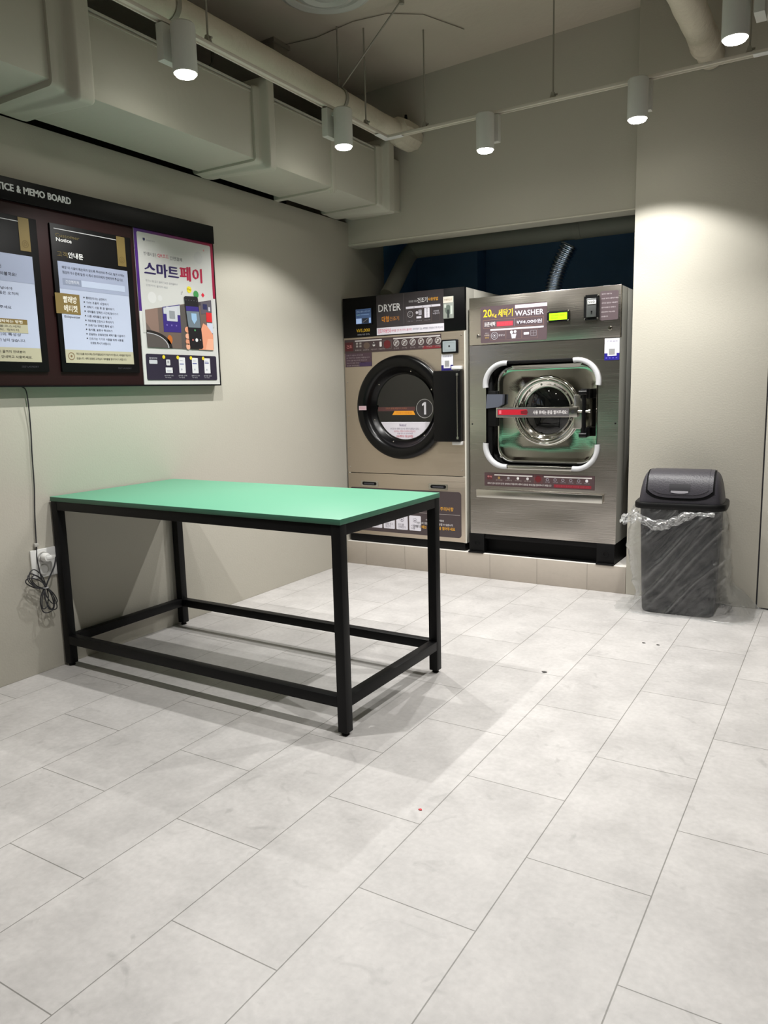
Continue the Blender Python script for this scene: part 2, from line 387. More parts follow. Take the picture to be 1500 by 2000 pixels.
# brace rod from ceiling to pipe
b = MB(); b.cyl((.90, 3.60, CZ(.9)), (.512, 3.63, 2.725), .0045, 10); b.cyl((.90, 3.60, CZ(.9)-.02), (.90, 3.60, CZ(.9)), .012, 10)
tag(b.build('brace_rod', _M['rod_grey']), 'slanting metal rod bracing the pipe from the ceiling', 'rod')

# ================================================================ LIGHT TRACK + HEADS
TXL, TXR, TYF, TYN, TZ = .60, 2.535, 3.93, 1.70, 2.53
track = empty('light_track', (TXL, TYF, TZ), 'white ceiling light track hung on thin rods in a rectangle', 'light track')
def rail(x0, x1, y0, y1):
    b = MB(); alongy = (y1-y0) > (x1-x0); w_ = .0175
    if alongy:
        for sx in (-1, 1): b.box(x0+(0 if sx < 0 else .029), x0+(.006 if sx < 0 else .035), y0, y1, TZ, TZ+.014, bev=.001)
        b.box(x0+.005, x0+.030, y0, y1, TZ+.007, TZ+.0135)
    else:
        for sx in (-1, 1): b.box(x0, x1, y0+(0 if sx < 0 else .029), y0+(.006 if sx < 0 else .035), TZ, TZ+.014, bev=.001)
        b.box(x0, x1, y0+.005, y0+.030, TZ+.007, TZ+.0135)
    return b.build('rail', TRACKW, track)
rail(TXL-.0175, TXL+.0175, TYN, TYF-.02); rail(TXR-.0175, TXR+.0175, TYN, TYF-.02)
rail(TXL+.02, TXR-.02, TYF-.0175, TYF+.0175); rail(TXL+.02, TXR-.02, TYN-.0175, TYN+.0175)
for x, y in ((TXL, TYF), (TXR, TYF), (TXL, TYN), (TXR, TYN)):
    sx = 1 if x < 1 else -1; sy = -1 if y > 1 else 1
    b = MB(); b.box(x-.0195, x+.0195, y-.0195, y+.0195, TZ-.002, TZ+.017, bev=.002)
    b.box(min(x, x+sx*.10), max(x, x+sx*.10), y-.019, y+.019, TZ-.0015, TZ+.002, bev=.0005); b.box(x-.019, x+.019, min(y, y+sy*.10), max(y, y+sy*.10), TZ-.0015, TZ+.002, bev=.0005)
    b.build('corner_connector', WHITEP, track)
for x, y in ((TXL, 2.55), (TXL, 3.72), (.84, TYF), (1.55, TYF), (2.42, TYF), (TXR, 2.3), (1.5, TYN)):
    b = MB(); b.cyl((x, y, TZ+.03), (x, y, CZ(x)), .0042, 8)
    b.prism([(x-.014, y-.010, TZ+.0135), (x+.014, y-.010, TZ+.0135), (x+.006, y-.010, TZ+.042), (x-.006, y-.010, TZ+.042)], (0, .02, 0))
    b.cyl((x+.008, y, TZ+.03), (x+.022, y, TZ+.03), .005, 8, None)
    b.build('suspension_rod', _M['rod_grey'], track)

def spotlight(x, y, dirx, diry, label, power=1):
    """head hanging from the track; (dirx,diry) is the side of the track the lamp cylinder sits on"""
    t = empty('track_spotlight', (x, y, TZ), label, 'spotlight', 'spotlights on the ceiling track')
    bx, by = (.0175, .045) if dirx else (.045, .0175)
    b = MB(); b.box(x-bx, x+bx, y-by, y+by, TZ-.135, TZ-.004, bev=.002); b.build('driver_box', LAMPW, t)
    cx, cyy = x+dirx*.078, y+diry*.078
    b = MB(); b.box(min(x, cx)-(.01 if not dirx else 0), max(x, cx)+(.01 if not dirx else 0), min(y, cyy)-(.01 if dirx else 0), max(y, cyy)+(.01 if dirx else 0), TZ-.035, TZ-.02, bev=.001); b.build('arm', LAMPW, t)
    zt, zb = TZ-.012, TZ-.186
    b = MB(); b.lathe([(0, zt), (.040, zt), (.0455, zt-.006), (.0455, zb+.003), (.0435, zb), (.0395, zb), (.0385, zb+.012), (.0, zb+.0125)], (cx, cyy, 0), (0, 0, 1), 40); b.build('lamp_housing', LAMPW, t)
    b = MB(); b.lathe([(.0384, zb+.011), (.0380, zb-.005), (.0355, zb-.0085), (.020, zb-.0095), (0, zb-.0098)], (cx, cyy, 0), (0, 0, 1), 32); b.build('lens', LENS, t)
    # reflector optics: a soft central beam plus weaker spill out to the rim cut-off
    for nm, en, ang, bl in (('beam', BEAM_W, BEAM_ANGLE, 1.0), ('spill', SPILL_W, SPILL_ANGLE, .3)):
        ld = bpy.data.lights.new(nm, 'SPOT'); ld.energy = en*power; ld.spot_size = math.radians(ang); ld.spot_blend = bl; ld.shadow_soft_size = .012
        ld.color = (1.0, .985, .955)
        lo = bpy.data.objects.new(nm, ld); COL.objects.link(lo); lo.location = (cx, cyy, zb-.018); lo.parent = t; lo.matrix_parent_inverse = Matrix.Translation((-x, -y, -TZ))
    return t
spotlight(TXL, 2.335, 1, 0, 'white cylinder spotlight, larger of the two on the left track')
spotlight(TXL, 3.385, 1, 0, 'white cylinder spotlight on the left track, near the wall corner')
spotlight(1.225, TYF, 0, -1, 'white cylinder spotlight over the dryer, left one on the far track')
spotlight(1.975, TYF, 0, -1, 'white cylinder spotlight over the washer, right one on the far track')
spotlight(TXR, 3.22, -1, 0, 'white cylinder spotlight cut by the top right picture corner')
spotlight(TXR, 1.78, -1, 0, 'white cylinder spotlight on the right track, just outside the view')
spotlight(1.18, TYN, 0, 1, 'white cylinder spotlight over the front of the table, above the view')
fill_track = empty('light_track', (1.2, -.6, TZ), 'unseen straight light track added behind the camera for fill light', 'light track')  # unseen track and its two lamps, added to light the foreground
b = MB(); b.box(.8, 3.9, -.6175, -.5825, TZ, TZ+.034, bev=.001); b.build('rail', TRACKW, fill_track)
for x in (1.0, 3.6): b = MB(); b.cyl((x, -.6, TZ+.03), (x, -.6, CZ(x)), .0042, 8); b.build('suspension_rod', _M['rod_grey'], fill_track)
spotlight(1.3, -.6, 0, 1, 'unseen fill spotlight added on the left end of the track behind the camera', .4)
spotlight(3.3, -.6, 0, 1, 'unseen fill spotlight added on the right end of the track behind the camera', .4)

# ================================================================ CEILING FITTINGS
dif = empty('ceiling_diffuser', (.664, 3.31, CZ(.66)), 'round white air diffuser on the dark ceiling', 'air vent')
zc = CZ(.66)
b = MB(); b.lathe([(.222, 0.0), (.224, -.012), (.205, -.020), (.180, -.012), (.172, .0)], (.664, 3.29, zc), (0, 0, 1), 56); b.build('outer_ring', LAMPW, dif)
b = MB(); b.lathe([(.150, -.004), (.145, -.022), (.118, -.030), (.100, -.02), (.09, -.004)], (.664, 3.29, zc), (0, 0, 1), 56); b.build('middle_ring', LAMPW, dif)
b = MB(); b.lathe([(.075, -.004), (.072, -.03), (.05, -.038), (0, -.04)], (.664, 3.29, zc), (0, 0, 1), 40); b.build('centre_cone', LAMPW, dif)
b = MB(); b.box(.05, .17, 3.51, 3.63, CZ(.1)-.10, CZ(.1)+.01, bev=.004); b.box(.04, .18, 3.50, 3.64, CZ(.1)-.02, CZ(.1)+.01, bev=.002)
tag(b.build('junction_box', mat('concrete_grey', (140, 134, 120), .8)), 'small square junction box on the dark ceiling above the pipe', 'junction box')
b = MB(); P = [(.17, 3.60, CZ(.17)-.005), (.35, 3.64, CZ(.35)-.005), (.6, 3.62, CZ(.6)-.005), (.78, 3.66, CZ(.78)-.005), (.92, 3.78, CZ(.92)-.005), (1.02, 4.05, CZ(1.02)-.005)]
b.tube(P, .0018, 6); tag(b.build('ceiling_wire', mat('wire_dark', (120, 112, 100), .7)), 'thin painted wire stapled across the ceiling beside the diffuser', 'wire')
b = MB()
for k, (x, y) in enumerate(((.05, 2.9), (.10, 2.98))): b.tube([(x, y, DT+.012), (x+.02, y+.03, DT+.1), (x+.01, y+.12, DT+.2), (x-.05, y+.2, CZ(0)-.02)], .007, 8)
tag(b.build('duct_cable', mat('cable_grey', (90, 88, 80), .6)), 'grey cables in the dark gap above the air duct', 'cable')

# ================================================================ NICHE PIPES
np_ = empty('exhaust_pipe', (.2, 5.0, 2.1), 'thick grey exhaust pipe crossing the navy niche above the machines', 'pipe')
b = MB()
b.cyl((.19, 4.95, 2.138), (2.27, 4.95, 2.120), .066, 32); b.build('pipe_run', NPIPE, np_)
b = MB(); b.tube([(.24, 4.95, 2.138), (.19, 4.94, 2.125), (.165, 4.90, 2.07), (.14, 4.74, 1.86), (.13, 4.69, 1.80)], .058, 24); b.build('pipe_drop', NPIPE, np_, ang=70)
b = MB(); b.lathe([(.063, 0), (.068, .003), (.068, .05), (.063, .053)], (1.34, 4.95, 2.128), (1, 0, 0), 32); b.build('pipe_clamp', NPIPE, np_)
fx = MB(); P = []
n = 240
path = [Vector((1.315, 4.95, 2.035)).lerp(Vector((1.205, 4.95, 1.735)), i/n)+Vector((-.02*math.sin(PI*i/n), 0, 0)) for i in range(n+1)]
fx.tube(path, lambda u: .048+.010*abs(math.sin(u*PI*15)), 28); tag(fx.build('flexible_duct', ALU, ang=120), 'shiny corrugated aluminium hose hanging behind the washer', 'hose')

# ================================================================ TABLE
tb = empty('work_table', (.75, 2.41, 0), 'green topped steel frame table standing against the left wall', 'table')
tx0, tx1, ty0, ty1 = .010, 1.502, 2.064, 2.765
b = MB(); b.box(tx0, tx1, ty0, ty1, .727, .746, GREENE, bev=.0012)
top = b.build('tabletop', None, tb)
top.data.materials.append(GREEN)
for f in top.data.polygons:
    if f.normal.z > .6: f.material_index = 1
L_ = .037; ins = .002
for x in (tx0+ins, tx1-ins-L_):
    for y in (ty0+ins, ty1-ins-L_):
        b = MB(); b.box(x, x+L_, y, y+L_, .012, .7265, bev=.0015); lg = b.build('leg', BLACKM, tb)
        b = MB(); b.lathe([(0, 0), (.013, 0), (.014, .003), (.011, .009), (.006, .0115), (0, .0115)], (x+L_/2, y+L_/2, .0005), (0, 0, 1), 20); b.build('foot', RUBBER, lg)
for z0, z1, nm in ((.6895, .7265, 'top_rail'), (.100, .137, 'lower_rail')):
    for y in (ty0+ins, ty1-ins-L_): b = MB(); b.box(tx0+ins+L_, tx1-ins-L_, y+.0005, y+L_-.0005, z0, z1, bev=.001); b.build(nm, BLACKM, tb)
    for x in (tx0+ins, tx1-ins-L_): b = MB(); b.box(x+.0005, x+L_-.0005, ty0+ins+L_, ty1-ins-L_, z0, z1, bev=.001); b.build(nm, BLACKM, tb)

# ================================================================ DRYER
YM = 4.31
def on_front(y=YM-.001, step=.0004, emit=0): return Print((0, y, 0), (1, 0, 0), (0, 0, 1), step, emit)
def plate_hole(bm_, x0, x1, z0, z1, hole, y, m=None, depth=0):
    cx = sum(p[0] for p in hole)/len(hole); cz = sum(p[1] for p in hole)/len(hole)
    dense = []
    for k in range(len(hole)):
        p, q = hole[k], hole[(k+1) % len(hole)]; m_ = max(1, int(math.hypot(q[0]-p[0], q[1]-p[1])/.02))
        dense += [(p[0]+(q[0]-p[0])*j/m_, p[1]+(q[1]-p[1])*j/m_) for j in range(m_)]
    hole = dense
    angs = sorted(set([round(math.atan2(p[1]-cz, p[0]-cx), 6) for p in hole]))
    outer = []
    for a in angs:
        dx, dz = math.cos(a), math.sin(a); t = 1e9
        if dx > 1e-9: t = min(t, (x1-cx)/dx)
        if dx < -1e-9: t = min(t, (x0-cx)/dx)
        if dz > 1e-9: t = min(t, (z1-cz)/dz)
        if dz < -1e-9: t = min(t, (z0-cz)/dz)
        outer.append((cx+dx*t, cz+dz*t))
    hp = sorted(hole, key=lambda p: round(math.atan2(p[1]-cz, p[0]-cx), 6))
    hv = [bm_.bm.verts.new((p[0], y, p[1])) for p in hp]; ov = [bm_.bm.verts.new((p[0], y, p[1])) for p in outer]
    dv = [bm_.bm.verts.new((p[0], y+depth, p[1])) for p in hp]; i = bm_.mi(m); n = len(hv)
    corners = [(x1, z1), (x0, z1), (x0, z0), (x1, z0)]; cv = {c: bm_.bm.verts.new((c[0], y, c[1])) for c in corners}
    for k in range(n):
        a, bq = ov[k], ov[(k+1) % n]; pa, pb = a.co, bq.co
        f = [hv[k], a]
        if abs(pa.x-pb.x) > 1e-6 and abs(pa.z-pb.z) > 1e-6:
            c = min(corners, key=lambda q: (q[0]-pa.x)**2+(q[1]-pa.z)**2+(q[0]-pb.x)**2+(q[1]-pb.z)**2); f.append(cv[c])
        f += [bq, hv[(k+1) % n]]
        bm_.bm.faces.new(f).material_index = i
        if depth: bm_.bm.faces.new([hv[k], hv[(k+1) % n], dv[(k+1) % n], dv[k]]).material_index = i
dx0, dx1 = .014, .889
dry = empty('dryer', (.45, 4.7, .154), 'tall coin dryer with round black door marked 1', 'dryer')
b = MB(); b.box(dx0+.004, dx1-.002, YM+.12, 5.15, .205, 1.752, bev=.003); b.box(dx1-.022, dx1-.001, YM+.0005, YM+.13, .205, 1.752); b.box(dx0+.003, dx0+.02, YM+.0005, YM+.13, .205, 1.752)
b.box(dx0+.02, dx1-.022, YM+.004, YM+.13, 1.51, 1.75); b.box(dx0+.02, dx1-.022, YM+.004, YM+.13, .206, .60)
b.build('cabinet', CREAMP, dry)
b = MB(); DCX, DCZ = .445, 1.049
hole = [(DCX+.255*math.cos(2*PI*k/64+.01), DCZ+.255*math.sin(2*PI*k/64+.01)) for k in range(64)]
plate_hole(b, dx0, dx1-.008, .6235, 1.502, hole, YM, depth=.02); b.build('front_panel', STEEL_D, dry)
b = MB(); b.box(dx0, dx1-.008, YM-.001, YM+.01, .208, .6195, bev=.001); b.build('lint_panel', STEEL_D, dry)
b = MB(); b.box(dx0, dx1, YM-.004, YM+.02, 1.503, 1.754, bev=.002); b.build('control_panel', BPLAST, dry)
# control artwork
p = on_front(YM-.0045)
p.rect(.273, 1.508, .751, 1.753, (54, 49, 52), 1); p.rect(.272, 1.508, .751, 1.552, (222, 218, 228), 2)
p.text('DRYER', .288, 1.650, .452, 1.694, (226, 224, 226), 2, .012)
p.text('대형', .312, 1.585, .364, 1.622, (228, 146, 40), 2, .010); p.text('건조기', .368, 1.590, .437, 1.616, (196, 132, 50), 2, 0)
p.rect(.4705, 1.565, .4725, 1.750, (92, 86, 88), 2)
p.text('대용량 의류', .510, 1.690, .566, 1.703, (190, 188, 190), 2); p.text('건조기', .570, 1.684, .640, 1.715, (222, 220, 222), 2, .01); p.text('사용방법', .645, 1.690, .712, 1.710, (222, 160, 50), 2, .010)
p.rect(.488, 1.654, .728, 1.667, (214, 210, 220), 2)
for a in (.545, .606, .664): p.rect(a, 1.656, a+.003, 1.665, (90, 84, 90), 3)
for k, a in enumerate((.490, .550, .610, .668)): p.frame(a, 1.566, a+.056, 1.650, .0012, (92, 76, 72), 2)
p.ring(.518, 1.620, .020, .003, (170, 166, 170), 2); p.ring(.518, 1.620, .010, .002, (150, 146, 150), 2, a0=40, a1=320)
p.disc(.566, 1.627, .009, (200, 196, 204)); p.rect(.578, 1.612, .598, 1.642, (190, 186, 196), 2); p.rect(.562, 1.592, .596, 1.604, (214, 210, 220), 2)
for k in range(3): p.rect(.582, 1.617+k*.009, .594, 1.620+k*.009, (60, 56, 60), 3)
p.rr(.618, 1.592, .654, 1.652, .004, (226, 222, 232), 2)
for k in range(4): p.ring(.636, 1.600+k*.014, .006, .0018, (70, 64, 72), 3, 14)
p.text('시작버튼', .680, 1.622, .718, 1.632, (190, 188, 196), 2); p.text('누릅니다', .676, 1.608, .722, 1.619, (200, 196, 206), 2)
for a, s in ((.498, '문을 닫고'), (.558, '금액 투입'), (.617, '온도선택')): p.text(s, a, 1.574, a+.040, 1.582, (140, 132, 136), 2)
p.text('건조기이용안내', .282, 1.518, .375, 1.545, (214, 70, 110), 3, .010); p.text('세탁물 건조 전 주머니를 확인', .380, 1.522, .53, 1.537, (206, 92, 120), 3); p.text('화재위험이 있는 세탁물은 건조를 삼가해 주십시오', .535, 1.523, .745, 1.536, (96, 88, 110), 3)
p.text('₩5,000', .118, 1.532, .220, 1.556, (214, 172, 40), 1, .010); p.text('30분(기본 건조)', .124, 1.513, .216, 1.524, (186, 186, 196), 1)
p.build('control_label', dry)
b = MB(); b.box(.112, .242, YM-.010, YM-.003, 1.578, 1.684, bev=.003); sc_ = b.build('display', BMATTE, dry)
p = on_front(YM-.0105, emit=.35)
p.rect(.119, 1.586, .235, 1.678, (70, 92, 130), 1); p.rect(.122, 1.650, .232, 1.672, (52, 74, 112), 2)
p.text('건조 코스', .126, 1.656, .18, 1.668, (170, 190, 220), 3); p.text('남은시간', .185, 1.656, .228, 1.667, (150, 176, 210), 3)
p.rect(.126, 1.640, .15, 1.645, (120, 160, 160), 2); p.rect(.155, 1.640, .22, 1.645, (110, 136, 176), 2)
p.rect(.121, 1.588, .163, 1.620, (170, 196, 240), 2); p.rect(.167, 1.588, .216, 1.620, (34, 40, 52), 2); p.rect(.219, 1.588, .233, 1.620, (150, 180, 230), 2)
p.line(.172, 1.594, .210, 1.615, .003, (120, 120, 124), 3)
p.build('screen', sc_)
b = MB(); b.box(.748, .818, YM-.010, YM-.003, 1.576, 1.706, bev=.003); b.build('bill_slot', mat('slot_grey', (150, 156, 150), .4), dry)
p = on_front(YM-.0106); p.rect(.750, 1.668, .816, 1.704, (226, 220, 208), 1); p.text('지폐투입구', .756, 1.679, .810, 1.692, (150, 130, 100), 2)
p.disc(.783, 1.628, .020, (96, 108, 100), 1, rv=.028); p.rect(.776, 1.580, .790, 1.628, (44, 50, 50), 2); p.rect(.756, 1.640, .770, 1.66, (196, 204, 196), 2); p.rect(.798, 1.600, .811, 1.65, (196, 204, 196), 2)
p.build('slot_label', dry)
# icon strip
p = on_front(YM-.0012)
p.rect(.018, 1.404, .728, 1.491, (66, 52, 54), 1); p.rect(.600, 1.406, .726, 1.424, (120, 40, 46), 2)
p.rect(.100, 1.476, .305, 1.484, (196, 190, 190), 2); p.rect(.390, 1.476, .722, 1.484, (196, 190, 190), 2)
p.rect(.022, 1.418, .086, 1.474, (78, 30, 34), 2); p.text('건조', .034, 1.436, .076, 1.458, (190, 120, 118), 3, .010)
for k in range(4): p.rect(.108+.026*(k % 2), 1.440+.018*(k//2), .124+.026*(k % 2), 1.452+.018*(k//2), (150, 144, 140), 2)
p.disc(.190, 1.448, .024, (96, 80, 70), 2, rv=.020)
p.disc(.245, 1.450, .010, (190, 186, 184), 2); p.poly([(.236, 1.452), (.245, 1.470), (.254, 1.452)], (190, 186, 184), 2)
p.rr(.288, 1.436, .304, 1.468, .004, (214, 210, 208), 2)
p.disc(.345, 1.448, .026, (98, 28, 32), 2); p.frame(.316, 1.420, .376, 1.474, .0015, (120, 104, 100), 2)
for k in range(6):
    a = .412+k*.059; p.disc(a, 1.452, .021, (196, 194, 192), 2); p.disc(a, 1.452, .018, (104, 92, 92), 3); p.line(a-.012, 1.440, a+.012, 1.464, .004, (214, 210, 208), 4); p.disc(a, 1.455, .006, (220, 216, 214), 4, 12)
    p.text(('안경류', '가죽', '전기요', '인형', '비닐류', '고무제품')[k], a-.019, 1.414, a+.019, 1.424, (150, 140, 140), 3)
for a, s in ((.100, '화재주의'), (.160, '고온주의'), (.222, '어린이주의'), (.280, '문열림주의')): p.text(s, a, 1.416, a+.046, 1.426, (160, 150, 148), 2)
p.build('warning_label', dry)
p = on_front(YM-.0012)
p.rect(.020, 1.316, .226, 1.404, (76, 56, 66), 1); p.rect(.130, 1.318, .225, 1.344, (64, 46, 80), 2)
for k, s in enumerate(('건조기 사용시 주의사항', '본 건조기는 대용량 제품입니다', '주머니를 확인하여 주십시오', '건조 후 바로 꺼내 주세요', '화상에 주의하세요')): p.text(s, .030, 1.386-.0165*k, .030+(.13, .18, .16, .14, .1)[k], 1.395-.0165*k, (160, 148, 152), 2)
p.build('caution_label', dry)
p = on_front(YM-.0012)
p.rect(.728, 1.265, .808, 1.367, (224, 224, 232), 1); p.rect(.728, 1.264, .808, 1.302, (34, 26, 110), 2); p.rect(.744, 1.283, .790, 1.345, (230, 230, 236), 3); p.text('간편결제', .740, 1.350, .796, 1.359, (120, 120, 140), 4); p.rect(.752, 1.292, .782, 1.328, (150, 150, 150), 4)
p.build('payment_sticker', dry)
b = MB(); b.box(.732, .843, YM-.012, YM+.002, 1.370, 1.453, bev=.006, seg=3); rd = b.build('card_reader', BPLAST, dry)
p = on_front(YM-.0125); p.rr(.744, 1.380, .832, 1.444, .004, (148, 158, 162), 1); p.disc(.788, 1.413, .006, (30, 32, 36), 2); p.frame(.756, 1.390, .822, 1.434, .001, (120, 130, 134), 2); p.build('reader_screen', rd)
# the round door
door = MB()
ax = (0, -1, 0); O = (DCX, YM, DCZ)
door.lathe([(.318, -.002), (.326, .004), (.328, .018), (.322, .032), (.306, .040), (.278, .040), (.262, .034), (.250, .020), (.246, .004), (.240, -.006), (.222, -.030), (.214, -.038), (.207, -.038), (.207, -.044)], O, ax, 96)
dd = door.build('door_ring', mat('gloss_black', (4, 4, 5), .28, spec=.3), dry, ang=50)
b = MB(); b.lathe([(.209, -.040), (.209, -.034), (0, -.034)], O, ax, 64); b.build('door_glass', GLASSD, dd)
screws('door_screw', [(DCX+.232*math.cos(math.radians(a)), DCZ+.232*math.sin(math.radians(a))) for a in (28, 75, 140, 200, 250, 310, 345)], YM+.014, CHROMEB, dd)
p = on_front(YM+.0335)
gx, gz, gr = DCX, DCZ, .204
arc = [(gx+gr*math.cos(math.radians(a)), gz+gr*math.sin(math.radians(a))) for a in [207+ (333-207)*k/30 for k in range(31)]]
p.poly(arc, (226, 222, 232), 1)
def g(x, z): return (x-.036, z)
p.text('Notice!', .402, .928, .452, .945, (110, 90, 130), 2, .010)
p.text('본 건조기는 대용량 건조기로 어린이가 들어갈 수 있으니', .335, .906, .545, .919, (120, 110, 130), 2); p.text('보호자는 각별히 주의하여 주십시오', .360, .890, .520, .902, (200, 90, 110), 2)
p.text('문을 반드시 닫아주세요', .385, .877, .500, .887, (140, 110, 150), 2); p.text('고온주의! 화상위험', .375, .856, .500, .872, (206, 70, 84), 2, .010)
p.rect(.243, 1.026, .520, 1.052, (86, 54, 54), 1); p.text('건조기 문에 매달리지 마세요', .30, 1.037, .46, 1.049, (170, 110, 80), 2); p.poly([(.350, 1.001), (.520, 1.001), (.507, 1.027), (.368, 1.027)], (238, 160, 44), 2)
p.text('기대지 마세요', .380, 1.007, .495, 1.020, (210, 120, 30), 3)
p.ring(.588, 1.040, .060, .0035, (170, 168, 166), 3, 40); p.disc(.588, 1.040, .0567, (52, 50, 52), 2)
p.poly([(.570, 1.068), (.586, 1.080), (.599, 1.080), (.599, 1.003), (.584, 1.003), (.584, 1.062), (.570, 1.056)], (232, 230, 238), 4)
p.build('door_label', dd)
p = on_front(YM-.0410); p.rect(.142, 1.036, .200, 1.063, (206, 178, 186), 1); p.text('PULL', .150, 1.043, .192, 1.056, (200, 150, 160), 2); p.build('door_sticker', dd)
b = MB(); b.box(.692, .872, YM-.048, YM-.004, .838, 1.268, bev=.006, seg=3); hp = b.build('hinge_cover', BPLAST, dd)
b = MB(); b.cyl((.858, YM-.053, .86), (.858, YM-.053, 1.245), .0035, 10); b.box(.852, .865, YM-.056, YM-.047, .855, .87); b.box(.852, .865, YM-.056, YM-.047, 1.235, 1.25); b.build('hinge_pin', CHROMEB, hp)
for z in (.818, 1.272):
    b = MB(); b.box(.808, .872, YM-.03, YM-.001, z, z+.022, bev=.003); b.build('hinge_bracket', WHITEP, dry)
for x in (.116, .629):
    b = MB(); b.prism([(q[0], YM-.0015, q[1]) for q in rrect(x, x+.134, .533, .570, .003, 3)], (0, -.003, 0)); la = b.build('latch', CHROMEB, dry)
    b = MB(); b.prism([(q[0], YM-.0046, q[1]) for q in rrect(x+.012, x+.122, .541, .563, .010, 5)], (0, -.0005, 0)); b.build('latch_recess', BMATTE, la)
    b = MB(); b.box(x+.028, x+.106, YM-.010, YM-.005, .546, .556, bev=.002); b.build('latch_grip', mat('slate_grip', (60, 60, 66), .4), la)
screws('panel_screw', [(.861, 1.475), (.862, .66), (.032, 1.0), (.032, .79), (.032, 1.22), (.032, .66)], YM-.0005, CHROMEB, dry)
p = on_front(YM-.0012)
p.poly(rrect(.026, .854, .233, .524, .022, 6), (70, 60, 62), 1); p.rect(.480, .3765, .845, .379, (170, 162, 160), 2)
for k, s in enumerate(('세탁물을\n넣는다', '시트지를\n넣는다', '문을 닫고\n잠근다', '온도를\n선택한다', '시작버튼\n누름')):
    a = .090+.0975*k-.0; p.rr(a, .258, a+.086, .356, .006, (222, 220, 230), 2); p.text(s, a+.014, .266, a+.072, .298, (110, 104, 116), 3)
    p.ring(a+.043, .326, .016, .0025, (110, 104, 116), 3, 5 if k == 4 else 18); p.disc(a+.043, .324, .006, (130, 124, 136), 3, 10)
p.text('건조기 사용시 주의사항', .55, .40, .80, .425, (226, 168, 60), 2, .01); p.text('소비자 여러분께 안내말씀', .602, .330, .732, .342, (216, 212, 214), 2, .01); p.text('버튼조작 방법을 확인 후 사용할 수 있습니다', .535, .304, .795, .319, (216, 212, 214), 2, .01); p.text('사용 후에는 반드시 문을 열어두세요', .510, .276, .810, .297, (234, 172, 44), 2, .01)
p.text('DRYER 대용량 건조기', .06, .42, .40, .47, (214, 210, 212), 2, .01); p.text('이용방법 안내', .06, .375, .24, .40, (226, 168, 60), 2, .01)
p.build('instruction_panel', dry)
b = MB(); b.box(dx0+.002, dx1-.014, YM+.006, 5.1, .1545, .2045, bev=.002); b.build('base_frame', BMATTE, dry)

# ================================================================ WASHER
wx0, wx1 = .916, 1.803
wsh = empty('washer', (1.36, 4.7, .154), 'stainless steel coin washer with chrome porthole door', 'washer')
b = MB(); b.box(wx0+.003, wx1-.001, YM+.14, 5.15, .276, 1.681, bev=.003); b.box(wx1-.02, wx1-.001, YM+.004, YM+.15, .276, 1.681); b.box(wx0+.002, wx0+.02, YM+.004, YM+.15, .276, 1.681)
b.build('cabinet', mat('side_panel', (196, 196, 190), .4, metal=.4), wsh)
b = MB(); b.box(wx0, wx1, YM, YM+.03, 1.410, 1.683, bev=.002); b.build('control_panel', STEEL_W, wsh)
FX0, FX1, FZ0, FZ1 = 1.010, 1.702, .690, 1.306
hole = rrect(FX0+.012, FX1-.012, FZ0+.012, FZ1-.012, .125, 12)
b = MB(); plate_hole(b, wx0, wx1, .274, 1.4065, hole, YM, depth=.012); b.build('front_panel', STEEL_W, wsh, ang=30)
# well behind the opening
b = MB(); n = len(hole)
P = []
for s_, y in ((0, .0), (.0, .055), (.018, .075)):
    P.append([(x+(-s_ if x > 1.356 else s_), YM+.001+y, z+(-s_ if z > 1 else s_)) for x, z in hole])
b.grid(P, None, cv=True); b.build('door_gasket', RUBBER, wsh, ang=40)
# corner guards and sills
def guard(cx, cz, a0, ro=.137, ri=.110):
    b = MB(); P = []
    for k in range(17):
        a = math.radians(a0-8+106*k/16); c, s = math.cos(a), math.sin(a); rr_ = []
        for r, y in ((ri, .012), (ri, -.010), (ri+.004, -.015), (ro-.008, -.018), (ro, -.012), (ro, .0)):
            rr_.append((cx+r*c, YM+y, cz+r*s))
        P.append(rr_)
    b.grid(P, None)
    return b.build('corner_guard', GREYP, wsh, ang=50)
R_ = .137
guard(FX1-R_+.004, FZ1-R_+.006, 0); guard(FX0+R_-.004, FZ1-R_+.006, 90); guard(FX0+R_-.004, FZ0+R_-.012, 180); guard(FX1-R_+.004, FZ0+R_-.012, 270)
b = MB(); b.box(FX0+R_, FX1-R_, YM-.013, YM+.004, FZ0-.012, FZ0+.012, bev=.004); b.build('lower_sill', CHROMEB, wsh)
b = MB(); b.box(FX0+R_, FX1-R_, YM-.008, YM+.004, FZ1-.014, FZ1+.004, bev=.003); b.build('upper_sill', BMATTE, wsh)
# the door: pressed polished plate with porthole
wd = MB(); hole2 = rrect(FX0+.062, FX1-.016, FZ0+.020, FZ1-.020, .10, 10)
P = []; PCX, PCZ = 1.385, 1.018
def lp(t, y): return [(PCX+(x-PCX)*t, y, PCZ+(z-PCZ)*t) for x, z in hole2]
P = [lp(1.0, YM+.07), lp(1.0, YM+.045), lp(.985, YM+.040), lp(.93, YM+.043), lp(.87, YM+.048)]
circ = []
for x, z in hole2:
    a = math.atan2(z-PCZ, x-PCX); circ.append((PCX+.197*math.cos(a), YM+.040, PCZ+.197*math.sin(a)))
P.append(circ)
wd.grid(P, None, cv=True); wdo = wd.build('door_plate', POLISH, wsh, ang=60)
b = MB(); b.lathe([(.199, -.05), (.202, -.035), (.200, -.020), (.192, -.012), (.184, -.014), (.180, -.020), (.174, -.018), (.160, -.026), (.147, -.042), (.141, -.046), (.136, -.046), (.1345, -.052)], (PCX, YM, PCZ), (0, -1, 0), 80)
b.build('porthole_ring', CHROME, wdo, ang=60)
